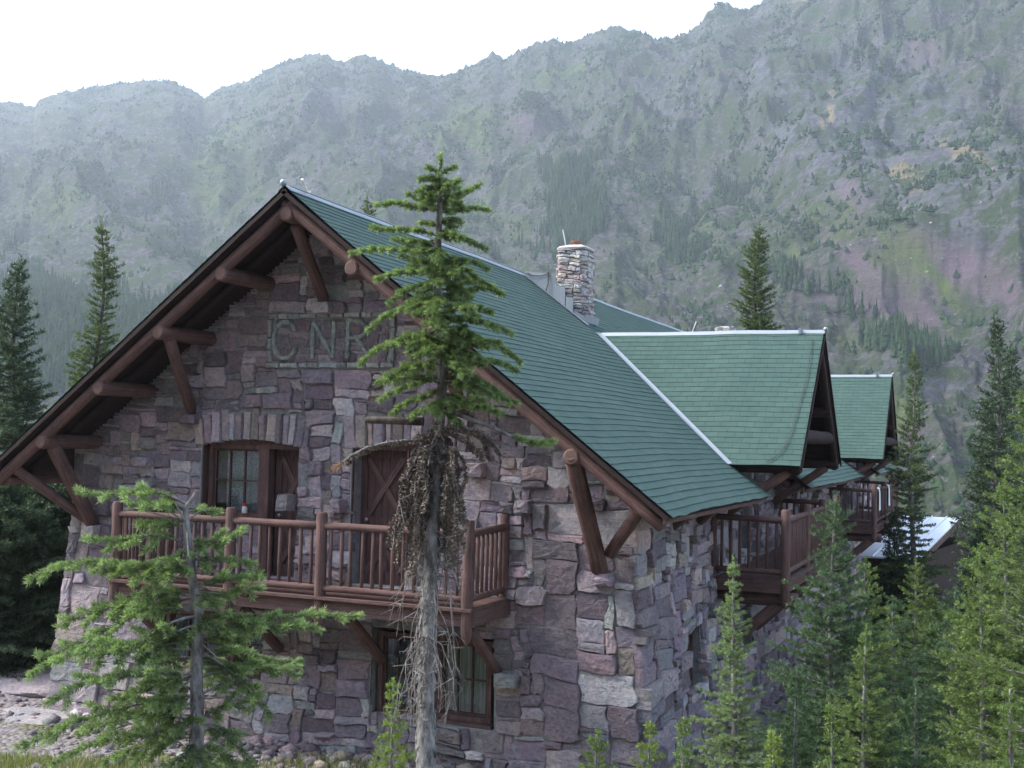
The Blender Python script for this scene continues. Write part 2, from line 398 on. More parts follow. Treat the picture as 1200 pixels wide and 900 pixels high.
def build_wall(name, u0, u1, v0, v1, inside, size, mp, s, parent, flip=False, extra=None, dscale=1.0, reserved=None, style=None):
    ins = (lambda u, v: inside(u, v) and not reserved(u, v)) if reserved else inside
    rects, (U, V, ok, cw, ch) = pack(u0, u1, v0, v1, ins, size)
    mb = MB()
    for (a, b, c, d) in rects:
        P = rect_poly(a, b, c, d, s)
        dep = random.choice([.03, .045, .05, .06, .07, .1]) * dscale * random.uniform(.8, 1.25)
        if random.random() < .025 and (b - a) < .35: dep += .07
        col = stone_col(); sg = style((a + b) / 2, (c + d) / 2) if style else 0
        if sg: dep = random.uniform(.03, .045); col = col * .5 + np.array((.135, .112, .125)) * .6
        stone(mb, P, dep, mp, col, tilt=.004 if sg else .026)
    if extra: extra(mb, mp)
    if flip: mb.f = [tuple(reversed(f)) for f in mb.f]
    o = mb.build(name, M_stone, parent, colattr='scol')
    # mortar bed behind the stones, one sheet with the openings left out
    mm = MB()
    full = np.array([[inside(u, v) for v in V] for u in U])
    for j in range(len(V)):
        i = 0
        while i < len(U):
            if full[i, j]:
                k = i
                while k < len(U) and full[k, j] and k - i < 6: k += 1
                a, b = U[i] - cw / 2, U[k - 1] + cw / 2; c, d = V[j] - ch / 2, V[j] + ch / 2
                mm.add([mp(a, c, .02), mp(b, c, .02), mp(b, d, .02), mp(a, d, .02)], [(0, 1, 2, 3)])
                i = k
            else: i += 1
    if flip: mm.f = [tuple(reversed(f)) for f in mm.f]
    mm.build('mortar_bed', M_mortar, o)
    return o

def size_front(u, v):
    big = (abs(u) > 3.2 and v < 1.2)
    r = random.random()
    if big: return (random.uniform(.5, 1.35), random.uniform(.24, .48)) if r < .66 else (random.uniform(.2, .6), random.uniform(.06, .14))
    if SG[0] < u < SG[1] and SG[2] < v < SG[3]: return random.uniform(.2, .45), random.uniform(.08, .2)
    if r < .34: return random.uniform(.38, .78), random.uniform(.16, .3)
    if r < .70: return random.uniform(.22, .52), random.uniform(.1, .2)
    if r < .9: return random.uniform(.2, .6), random.uniform(.05, .09)
    return random.uniform(.1, .2), random.uniform(.1, .26)
def bat(v): return min(1, max(0, (.8 - v) / 3.2))
def mp_front(u, v, d): 
    return (u * (1 + .05 * bat(v)), -d - .14 * bat(v), v)
OPEN = [(-2.21, -.46, -.02, 2.0, .09), (.50, 2.19, -.02, 2.0, .09), (.90, 2.80, -1.86, -.62, 0), (-2.86, -.95, -1.56, -.60, 0)]
def in_open(u, v, lst=OPEN):
    for a, b, c, d, ar in lst:
        if a < u < b and c < v < d + ar * (1 - ((u - (a + b) / 2) / ((b - a) / 2)) ** 2): return True
    return False
def in_arch(u, v):
    for a, b, c, d, ar in OPEN[:2]:
        if a - .14 < u < b + .14:
            q = ((u - (a + b) / 2) / ((b - a) / 2)); top = d + ar * (1 - q * q)
            if top - .03 < v < top + .44: return not in_open(u, v)
    return False
SG = (-1.08, 1.13, 3.17, 4.0)
def in_frame(u, v):
    a, b, c, d = SG
    return a < u < b and c < v < d and not (a + .085 < u < b - .085 and c + .085 < v < d - .085)
def in_front(u, v): return abs(u) < W + .03 and v < ZA - .17 - T * abs(u) and not in_open(u, v)
def front_extra(mb, mp):
    for a, b, c, d, ar in OPEN[:2]:
        u = a - .16
        while u < b + .1:
            w = random.uniform(.1, .2)
            q = (u + w / 2 - (a + b) / 2) / ((b - a) / 2); top = d + ar * (1 - min(1, q * q)); h = random.uniform(.36, .47)
            fan = q * .05
            P = [(u + .006, top - .03 + random.uniform(-.02, .01)), (u + w - .006, top - .03 + random.uniform(-.02, .01)), (u + w - .006 + fan * .6, top + h * .5), (u + w - .006 + fan, top + h), (u + .006 + fan, top + h + random.uniform(-.02, .02)), (u + .006 + fan * .5, top + h * .5)]
            stone(mb, P, random.uniform(.05, .11), mp, stone_col() * 1.05); u += w
    a, b, c, d = SG
    pale = lambda: np.array([.44, .49, .46]) * random.uniform(.75, 1.2)
    for v0, v1 in ((c, c + .08), (d - .08, d)):
        u = a
        while u < b - .05:
            w = min(random.uniform(.16, .36), b - u)
            stone(mb, [(u + .008, v0 + random.uniform(0, .012)), (u + w / 2, v0 + random.uniform(0, .012)), (u + w - .008, v0), (u + w - .012, v1 - random.uniform(0, .01)), (u + w / 2, v1), (u + .01, v1 - random.uniform(0, .012))], random.uniform(.06, .1), mp, pale(), .008); u += w
    for u0, u1 in ((a, a + .075), (b - .075, b)):
        v = c + .085
        while v < d - .1:
            h = min(random.uniform(.18, .3), d - .085 - v)
            stone(mb, [(u0, v + .006), (u1, v + .006), (u1 - .004, v + h / 2), (u1, v + h - .006), (u0, v + h - .006), (u0 + .006, v + h / 2)], random.uniform(.06, .09), mp, pale(), .008); v += h
    # corbel stones under the log braces
    for (u, v, w, h) in ((-.05, 3.98, .3, .17), (-2.42, 2.28, .26, .16), (-4.28, .42, .3, .2), (4.38, .24, .28, .18), (2.3, 2.32, .24, .16), (-3.3, 1.6, .25, .15), (2.52, 1.62, .22, .2), (3.25, 1.15, .22, .18), (-.62, 1.0, .2, .26), (3.0, -1.22, .3, .2), (.3, 1.02, .18, .2)):
        stone(mb, [(u - w / 2, v), (u + w / 2, v + .01), (u + w / 2 + .01, v + h / 2), (u + w / 2 - .01, v + h), (u - w / 2, v + h), (u - w / 2 - .01, v + h / 2)], .24, mp, stone_col() * 1.1, .03)
front = build_wall('front_wall', -W - .05, W + .05, GZ, ZA, in_front, size_front, mp_front, 1.0, chalet, extra=front_extra, reserved=lambda u, v: in_arch(u, v) or in_frame(u, v), style=lambda u, v: SG[0] < u < SG[1] and SG[2] < v < SG[3])

# the three letters set in pale stone strips on the gable
def strips(name, lines, mat):
    mb = MB()
    for ln in lines:
        for (x0, z0), (x1, z1) in zip(ln[:-1], ln[1:]):
            L = math.hypot(x1 - x0, z1 - z0); n = max(1, int(L / .16)); dx, dz = (x1 - x0) / L, (z1 - z0) / L
            for i in range(n):
                a, b = L * i / n - .012, L * (i + 1) / n + .004; hw = .030 * random.uniform(.8, 1.2)
                q = [(x0 + dx * s_ - dz * o, z0 + dz * s_ + dx * o) for s_, o in ((a, -hw), ((a + b) / 2, -hw * 1.1), (b, -hw), (b, hw), ((a + b) / 2, hw * 1.1), (a, hw))]
                stone(mb, q, random.uniform(.070, .082), mp_front, np.array([.38, .45, .41]) * random.uniform(.8, 1.15), .003)
    o = mb.build(name, mat, chalet, colattr='scol'); return o
gl = [( -.60, 3.74), (-.63, 3.82), (-.72, 3.87), (-.82, 3.87), (-.92, 3.80), (-.965, 3.68), (-.965, 3.50), (-.92, 3.38), (-.82, 3.32), (-.70, 3.33), (-.61, 3.40), (-.585, 3.48)]
strips('inlaid_letter', [gl], M_stone)
strips('inlaid_letter', [[(-.27, 3.32), (-.27, 3.86), (.09, 3.33), (.09, 3.87)]], M_stone)
strips('inlaid_letter', [[(.34, 3.32), (.34, 3.88), (.55, 3.86), (.64, 3.78), (.63, 3.68), (.53, 3.62), (.36, 3.62)], [(.5, 3.6), (.70, 3.34)]], M_stone)

# side wall (right) with the two dormer gables
SOPEN = [(2.3, 3.3, -1.66, -.72, 0)]
for y0 in YD: SOPEN += [(y0 - 1.75, y0 - .9, .86, 2.0, 0), (y0 - .85, y0 - .05, -.02, 2.05, 0), (y0 + .15, y0 + 1.0, -.02, 2.05, 0)]
SOPEN += [(6.2, 7.2, -1.7, -.8, 0), (11.5, 12.4, -1.7, -.8, 0), (12.5, 13.4, .7, 1.5, 0), (15.5, 16.4, .7, 1.5, 0)]
def in_side(u, v):
    if not -.02 < u < LEN: return False
    top = ZA - T * W - .22
    for y0 in YD:
        if abs(u - y0) < 2.45: top = max(top, ZR - .3 - T2 * abs(u - y0))
    return v < top and not in_open(u, v, SOPEN)
def mp_side(u, v, d): return (W * (1 + .05 * bat(v)) + d, u - .14 * bat(v) * (1 if u < 2 else 0) * max(0, 1 - u / 2), v)
def size_side(u, v):
    r = random.random(); k = 1 + .8 * min(1, max(0, (u - 3) / 10))
    if u < .9: return random.uniform(.5, 1.1), random.uniform(.14, .34)
    if r < .3: return random.uniform(.45, .95) * k, random.uniform(.16, .34)
    if r < .75: return random.uniform(.28, .65) * k, random.uniform(.10, .2)
    return random.uniform(.2, .7) * k, random.uniform(.05, .1)
side = build_wall('side_wall', -.03, LEN, GZ - 1.5, ZR, in_side, size_side, mp_side, 5.0, chalet, dscale=1.35)

# left and back walls: same masonry, coarser
def mp_left(u, v, d): return (-W * (1 + .05 * bat(v)) - d, u, v)
build_wall('side_wall', 0, LEN, GZ, 1.7, lambda u, v: v < ZA - T * W - .22 and not (8 < u % 9 < 8.9 and .4 < v < 1.4), lambda u, v: (random.uniform(.4, 1.1), random.uniform(.25, .5)), mp_left, 9.0, chalet, flip=True)
build_wall('back_wall', -W, W, GZ - 1, ZA, lambda u, v: abs(u) < W and v < ZA - .4 - T * abs(u), lambda u, v: (random.uniform(.4, 1.1), random.uniform(.25, .5)), lambda u, v, d: (u, LEN + d, v), 12.0, chalet, flip=True)
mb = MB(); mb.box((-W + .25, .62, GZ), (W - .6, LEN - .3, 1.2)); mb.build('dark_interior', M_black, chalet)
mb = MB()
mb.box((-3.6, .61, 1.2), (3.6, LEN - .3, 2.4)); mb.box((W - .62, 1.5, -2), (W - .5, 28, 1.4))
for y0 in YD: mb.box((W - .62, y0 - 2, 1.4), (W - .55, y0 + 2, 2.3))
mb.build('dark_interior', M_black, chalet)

def reveal(opn, face, depth, parent=front):
    a, b, c, d, ar = opn; mb = MB(); d2 = d + ar
    P = {'f': lambda u, k, v: (u * (1 + .05 * bat(v)), -.14 * bat(v) - .02 + k, v), 's': lambda u, k, v: (W * (1 + .05 * bat(v)) + .02 - k, u, v)}[face]
    e = .0
    for (u0, v0, u1, v1) in ((a - e, c, a - e, d2), (b + e, c, b + e, d2), (a, c - e, b, c - e), (a, d2, b, d2)):
        mb.add([P(u0, 0, v0), P(u1, 0, v1), P(u1, depth, v1), P(u0, depth, v0)], [(0, 1, 2, 3)], tuple(stone_col()))
    mb.build('reveal', M_mortar, parent)
for o_ in OPEN: reveal(o_, 'f', .62)
for o_ in SOPEN: reveal(o_, 's', .5, side)

# ---- windows and doors on the front
def bars(mb, f, u0, u1, v0, v1, w, k0, k1):
    """rectangular ring of bars; f(u,k,v)->xyz"""
    def bx(a, b, c, d):
        p = [f(a, k0, c), f(b, k0, c), f(b, k0, d), f(a, k0, d), f(a, k1, c), f(b, k1, c), f(b, k1, d), f(a, k1, d)]
        mb.add(p, [(0, 1, 2, 3), (4, 7, 6, 5), (0, 4, 5, 1), (1, 5, 6, 2), (2, 6, 7, 3), (3, 7, 4, 0)])
    bx(u0, u1, v0, v0 + w); bx(u0, u1, v1 - w, v1); bx(u0, u0 + w, v0 + w + .001, v1 - w - .001); bx(u1 - w, u1, v0 + w + .001, v1 - w - .001)
    return bx
FF = lambda u, k, v: (u, k, v)
FS = lambda u, k, v: (W + .1 - k, u, v)
def window(u0, u1, v0, v1, k, mat_c, nu=3, nv=2, f=FF, cover=(0, 1), parent=chalet):
    mb = MB(); bx = bars(mb, f, u0, u1, v0, v1, .07, k - .05, k + .06)
    bx(u0 - .03, u1 + .03, v0 - .03, v0 - .002) if False else None
    fr = mb.build('window', M_board, parent)
    mb = MB(); bx = bars(mb, f, u0 + .072, u1 - .072, v0 + .072, v1 - .072, .035, k, k + .04)
    for i in range(1, nu):
        u = u0 + .09 + (u1 - u0 - .18) * i / nu; bx(u - .012, u + .012, v0 + .108, v1 - .108)
    for j in range(1, nv):
        v = v0 + .09 + (v1 - v0 - .18) * j / nv; 
        p = [f(u0 + .108, k + .004, v - .012), f(u1 - .108, k + .004, v - .012), f(u1 - .108, k + .004, v + .012), f(u0 + .108, k + .004, v + .012)]
        p += [f(u0 + .108, k + .034, v - .012), f(u1 - .108, k + .034, v - .012), f(u1 - .108, k + .034, v + .012), f(u0 + .108, k + .034, v + .012)]
        mb.add(p, [(0, 1, 2, 3), (4, 7, 6, 5), (0, 4, 5, 1), (1, 5, 6, 2), (2, 6, 7, 3), (3, 7, 4, 0)])
    mb.build('sash', M_door, fr)
    mb = MB(); mb.add([f(u0 + .07, k + .02, v0 + .07), f(u1 - .07, k + .02, v0 + .07), f(u1 - .07, k + .02, v1 - .07), f(u0 + .07, k + .02, v1 - .07)], [(0, 1, 2, 3)])
    mb.build('pane', M_glass, fr)
    a, b = u0 + (u1 - u0) * cover[0], u0 + (u1 - u0) * cover[1]
    n = 40; mb = MB(); vs = []
    for i in range(n + 1):
        u = a + (b - a) * i / n; kk = k + .13 + .018 * math.sin(i * 1.1) + .01 * math.sin(i * 2.7)
        vs += [f(u, kk, v0 + .03), f(u, kk, v1 - .03)]
    mb.add(vs, [(2 * i, 2 * i + 2, 2 * i + 3, 2 * i + 1) for i in range(n)])
    mb.build('curtain', mat_c, fr, smooth=True)
    return fr
def door(u0, u1, v0, v1, k, f=FF, handle=None, parent=chalet):
    mb = MB(); n = 5
    def bx(mb, a, b, c, d, k0, k1):
        p = [f(a, k0, c), f(b, k0, c), f(b, k0, d), f(a, k0, d), f(a, k1, c), f(b, k1, c), f(b, k1, d), f(a, k1, d)]
        mb.add(p, [(0, 1, 2, 3), (4, 7, 6, 5), (0, 4, 5, 1), (1, 5, 6, 2), (2, 6, 7, 3), (3, 7, 4, 0)])
    for i in range(n):
        a = u0 + .10 + (u1 - u0 - .2) * i / n; b = u0 + .10 + (u1 - u0 - .2) * (i + 1) / n
        bx(mb, a + .004, b - .004, v0 + .1, v1 - .1, k, k + .04)
    dr = mb.build('door', M_door, parent)
    mb = MB(); w = .11; kf = k - .022
    bx(mb, u0, u1, v1 - w, v1, kf, k + .05); bx(mb, u0, u0 + w, v0, v1 - w - .002, kf, k + .05); bx(mb, u1 - w, u1, v0, v1 - w - .002, kf, k + .05)
    bx(mb, u0 + w + .002, u1 - w - .002, v0, v0 + .18, kf, k + .05)
    vm = v0 + (v1 - v0) * .47; bx(mb, u0 + w + .002, u1 - w - .002, vm - .06, vm + .06, kf, k - .003)
    mb.build('door_frame', M_door, dr)
    mb = MB()
    for (za, zb) in ((vm + .06, v1 - w), (v0 + .18, vm - .06)):
        for s in (0, 1):
            a = np.array(f((u0 + w) if s else (u1 - w), k - .012 - .006 * s, za)); b = np.array(f((u1 - w) if s else (u0 + w), k - .012 - .006 * s, zb))
            nrm = np.array(f(0, -1, 0)) - np.array(f(0, 0, 0))
            mb.plank(a, b, .085, .02, tuple(nrm))
    mb.build('cross_brace', M_board, dr)
    hx = handle if handle is not None else u0 + .16
    mb = MB(); p = np.array(f(hx, kf, vm + .02)); q = np.array(f(hx, kf - .06, vm + .02)); mb.tube([p, p + (q - p) * .5, q, q + (q - p) * .2], [.014, .014, .03, .02], 10)
    mb.build('handle', M_metal, dr, smooth=True)
    return dr
K = .12
window(-2.19, -1.19, .86, 1.99, K, M_lace, 3, 2, cover=(.22, 1))
mb = MB(); mb.box((-1.188, K - .07, -.02), (-1.06, K + .1, 2.07)); mb.box((-2.20, K - .075, 1.995), (-1.19, K + .1, 2.085)); mb.box((-1.058, K - .068, 1.93), (-.44, K + .1, 2.03)); mb.build('mullion_post', M_board, chalet)
door(-1.055, -.36, -.02, 1.925, .26, handle=-.93)
door(.50, 1.32, -.02, 1.955, .2, handle=.64)
window(1.36, 2.18, .86, 1.99, K, M_lace, 3, 2)
mb = MB(); mb.box((1.325, K - .07, -.02), (1.358, K + .25, 2.06)); mb.box((.49, K - .075, 1.96), (1.32, K + .25, 2.05)); mb.box((1.36, K - .074, 1.995), (2.2, K + .1, 2.085)); mb.build('mullion_post', M_board, chalet)
for b_ in (((.482, -.06, -.02), (.499, .3, 2.02)), ((-2.222, -.05, .86), (-2.205, .2, 2.02)), ((.88, -.05, -1.8), (.915, .1, -.62))):
    mb = MB(); mb.box(*b_); mb.build('jamb_board', M_door, chalet)
M_strip = mat_simple('pale_strip', (.32, .33, .32), .7)
for b_ in (((.47, -.085, -.02), (.481, -.045, 2.0)), ((-2.235, -.085, .8), (-2.224, -.045, 2.0))):
    mb = MB(); mb.box(*b_); mb.build('weather_strip', M_strip, chalet)
for (a, b) in ((-2.2, -1.19), (1.36, 2.19)):   # masonry apron under the upper windows
    ap = build_wall('window_apron', a, b, -.02, .86, lambda u, v: True, lambda u, v: (random.uniform(.15, .4), random.uniform(.1, .2)), lambda u, v, d: (u, .1 - d, v), 20 + a, chalet, dscale=.7)
window(.98, 1.80, -1.80, -.66, .03, M_curtb, 3, 2)
window(1.92, 2.78, -1.80, -.66, .03, M_curt, 3, 2)
mb = MB(); mb.box((1.802, -.06, -1.76), (1.918, .1, -.6)); mb.box((.92, -.10, -1.87), (2.82, .10, -1.803)); mb.build('window_sill', M_board, chalet)
window(-2.84, -1.72, -1.52, -.62, .03, M_curtb, 3, 2); window(-1.62, -.97, -1.52, -.62, .03, M_curtb, 2, 2)
mb = MB(); mb.box((-1.718, -.05, -1.52), (-1.622, .1, -.6)); mb.box((-2.9, -.09, -1.58), (-.93, .1, -1.522)); mb.build('window_sill', M_board, chalet)
for i, y0 in enumerate((None,) + YD):
    if y0 is None: window(2.32, 3.28, -1.64, -.74, .10, M_curtb, 2, 2, f=FS); window(6.22, 7.18, -1.68, -.82, .2, M_curtb, 2, 2, f=FS); window(11.52, 12.38, -1.68, -.82, .2, M_curtb, 2, 2, f=FS); window(12.52, 13.38, .72, 1.48, .2, M_lace, 2, 2, f=FS); window(15.52, 16.38, .72, 1.48, .2, M_lace, 2, 2, f=FS)
    else:
        window(y0 - 1.73, y0 - .92, .88, 1.98, .25, M_lace, 2, 2, f=FS); door(y0 - .83, y0 - .07, -.02, 2.03, .35, f=FS); door(y0 + .17, y0 + .98, -.02, 2.03, .35, f=FS)

# ---- roofs
def sag(x, y): return .022 * float(mnoise.noise((x * .35, y * .3, 2.2))) + .010 * float(mnoise.noise((x * 1.2, y * 1.1, 5.5)))
def roof_slope(name, pt, s0, s1, ulim, parent, thick=.055, expo=.135, du=.3, seed=0, mat=None):
    """shingle courses. pt(u, s, h) -> xyz with h height above the roof plane; s runs down the slope; ulim(s)->(u0,u1)"""
    V = []; F = []; UV = []
    n = int(round((s1 - s0) / expo)); ex = (s1 - s0) / n
    us = random.Random(seed)
    for i in range(n):
        a, b = s0 + i * ex, s0 + (i + 1) * ex
        ua, ub = ulim(a), ulim(b)
        if ub[1] - ub[0] < .02 and ua[1] - ua[0] < .02: continue
        k = max(1, int(max(ub[1] - ub[0], ua[1] - ua[0]) / du)); base = len(V)
        bj = [us.uniform(-.006, .006) for _ in range(k + 1)]
        for j in range(k + 1):
            t = j / k; u_a = ua[0] + (ua[1] - ua[0]) * t; u_b = ub[0] + (ub[1] - ub[0]) * t
            bb = b + .01 + (bj[j] if i < n - 1 else bj[j] * 2)
            lift = .0065 + us.uniform(-.0015, .003)
            V += [pt(u_a, a, .001), pt(u_b, bb, lift), pt(u_b, bb, -.004)]
            UV += [(u_a + 10, i * .135 + .002), (u_b + 10, i * .135 + .133), (u_b + 10, i * .135 + .134)]
        for j in range(k):
            q = base + 3 * j
            F += [(q, q + 1, q + 4, q + 3), (q + 1, q + 2, q + 5, q + 4)]
    me = bpy.data.meshes.new(name); me.from_pydata([tuple(map(float, v)) for v in V], [], F); me.update()
    uvl = me.uv_layers.new(name='UVMap'); li = np.empty(len(me.loops), np.int32); me.loops.foreach_get('vertex_index', li)
    uvl.data.foreach_set('uv', np.array(UV, np.float32)[li].ravel())
    return link(name, me, mat or M_shingle, parent)
SL = math.hypot(1, T); nx_, nz_ = T / SL, 1 / SL
def main_pt(sgn):
    def f(u, s, h):
        x = s / SL; z = ZA - T * x + sag(x * sgn, u)
        return (sgn * (x + nx_ * h), u, z + nz_ * h)
    return f
XC = 4.86  # below this x the slope is whole
roof = empty('roof', parent=chalet)
y0r, y1r = -OV - .08, BACK
for sgn in (1, -1):
    if sgn == 1:
        roof_slope('shingles', main_pt(1), 0, XC * SL, lambda s: (y0r, y1r), roof, seed=1)
        for a, b in ((y0r, YD[0] - 2.2), (YD[0] + 2.2, YD[1] - 2.2), (YD[1] + 2.2, y1r)):
            roof_slope('shingles', main_pt(1), XC * SL, HX * SL, lambda s, a=a, b=b: (a, b + .0), roof, seed=int(a * 7) + 50)
    else:
        roof_slope('shingles', main_pt(-1), 0, HX * SL, lambda s: (y0r, y1r), roof, seed=3)
# roof boarding beneath
def slab(P, th, name, mat, parent):
    """P: 4 corner points (ccw from above) top; th thickness down the normal"""
    P = [np.array(p, float) for p in P]; n = np.cross(P[1] - P[0], P[2] - P[0]); n /= np.linalg.norm(n)
    if n[2] < 0: n = -n
    Q = [p - n * th for p in P]; mb = MB(); N = len(P)
    fs = [tuple(range(N)), tuple(reversed(range(N, 2 * N)))] + [(i, (i + 1) % N, N + (i + 1) % N, N + i)[::-1] for i in range(N)]
    mb.add(P + Q, fs); return mb.build(name, mat, parent)
def pl(x, y, off=-.035): return (x + math.copysign(nx_, x) * off if x else 0, y, ZA - T * abs(x) + off * (nz_ if x else 1 / nz_))
for sgn in (1, -1):
    if sgn == 1:
        slab([pl(0, y0r + .02), pl(XC, y0r + .02), pl(XC, y1r - .02), pl(0, y1r - .02)], .05, 'roof_boarding', M_dark, roof)
        for a, b in ((y0r + .02, YD[0] - 2.22), (YD[0] + 2.22, YD[1] - 2.22), (YD[1] + 2.22, y1r - .02)):
            slab([pl(XC + .001, a), pl(HX - .03, a), pl(HX - .03, b), pl(XC + .001, b)], .05, 'roof_boarding', M_dark, roof)
    else:
        slab([pl(-1e-9, y0r + .02), pl(-HX + .03, y0r + .02), pl(-HX + .03, y1r - .02), pl(-1e-9, y1r - .02)], .05, 'roof_boarding', M_dark, roof)
# log rafters under the boarding, rake logs at both gables, fascia boards
for sgn in (1, -1):
    for y in [-OV + .07, LEN + 1.1]:
        a = np.array(pl(sgn * .03, y, -.20)); b = np.array(pl(sgn * (HX - .02), y, -.20))
        mb = MB(); mb.log(a, b, .085, 14); mb.build('rake_log', M_log, roof, smooth=True, smooth_ang=50)
    for y in (-.60,):
        a = np.array(pl(sgn * .12, y, -.15)); b = np.array(pl(sgn * (HX - .12), y, -.15))
        mb = MB(); mb.log(a, b, .06, 10); mb.build('rafter', M_dark, roof, smooth=True, smooth_ang=50)
    # thin dark edge board capping the rake
    mb = MB(); a = np.array(pl(sgn * .0001, y0r + .0, -.06)); b = np.array(pl(sgn * (HX - .01), y0r + .0, -.06))
    mb.plank(a, b, .035, .055, (sgn * nx_, 0, nz_)); mb.build('edge_board', M_dark, roof)
for k in range(-5, 6):   # purlin logs
    if abs(k) == 5: x = math.copysign(5.15, k); off = -.30; ye = .3
    else: x = k * 1.086
    z = ZA - T * abs(x) - (.34 if k else .36)
    y_s = -OV - .03 if abs(k) < 5 else -OV + .12
    if k in (2, 3): y_s = -.95
    mb = MB(); mb.log((x, y_s, z), (x, .25 if abs(k) < 5 else LEN, z), .115 if abs(k) < 5 else .085, 14)
    if k == 5:
        mb = MB(); mb.log((x, y_s, z), (x, 5.3, z), .085, 14); mb.log((x, 9.8, z), (x, 20.1, z), .085, 14); mb.log((x, 24.6, z), (x, LEN, z), .085, 14)
    pr = mb.build('purlin', M_log, roof, smooth=True, smooth_ang=50)
    if abs(k) < 5:
        mb = MB(); mb.tube([(x, y_s - .002, z), (x, y_s - .006, z)], [.09, .085], 14); mb.build('log_end', M_logend, pr)
def brace(p, q, r, parent=roof, name='brace'):
    mb = MB(); mb.log(p, q, r, 14); mb.build(name, M_log, parent, smooth=True, smooth_ang=50)
brace((0.02, -1.05, ZA - .48), (-.05, -.14, 4.2), .09)
brace((-2.17, -1.02, 3.56), (-2.40, -.14, 2.50), .09); brace((2.17, -.85, 3.56), (2.32, -.14, 2.52), .09)
brace((-4.34, -1.02, 1.90), (-4.28, -.14, .62), .11); brace((4.34, -1.22, 2.0), (4.38, -.16, .44), .115)
brace((-4.98, -1.12, 1.52), (-4.34, -.24, .72), .08); brace((5.22, -1.12, 1.36), (4.52, -.16, .68), .085)
for y in (1.6, 3.4): brace((5.35, y, 1.33), (4.85, y, .9), .07)

# eave fascia: wavy thin shingle overhang gets a drip board behind
for a, b in ((y0r + .03, YD[0] - 2.22), (YD[0] + 2.22, YD[1] - 2.22), (YD[1] + 2.22, y1r)):
    mb = MB(); p = np.array(pl(HX - .045, a, -.10)); q = np.array(pl(HX - .045, b, -.10)); mb.plank(p, q, .03, .11); mb.build('fascia', M_board, roof)

# dormers
SL2 = math.hypot(1, T2)
def cap_strip(name, pts, w, up, mat, parent, drop=.35, th=.012):
    """folded metal strip along a polyline: two wings falling away from the line"""
    mb = MB(); pts = [np.array(p, float) for p in pts]; vs = []
    for i, p in enumerate(pts):
        d = pts[min(i + 1, len(pts) - 1)] - pts[max(i - 1, 0)]; d /= np.linalg.norm(d)
        sd = np.cross(d, up[0] if isinstance(up, list) else up); sd /= np.linalg.norm(sd); u = np.array(up[0] if isinstance(up, list) else up, float)
        for s_ in (-1, -.25, 0, .25, 1):
            vs.append(p + sd * w * s_ - u * drop * w * abs(s_) + u * (th if abs(s_) < .9 else 0) + np.array((0, 0, random.uniform(-.002, .002))))
    fs = []
    for i in range(len(pts) - 1):
        for j in range(4): fs.append((i * 5 + j, i * 5 + j + 1, i * 5 + 6 + j, i * 5 + 5 + j))
    mb.add(vs, fs); return mb.build(name, mat, parent)
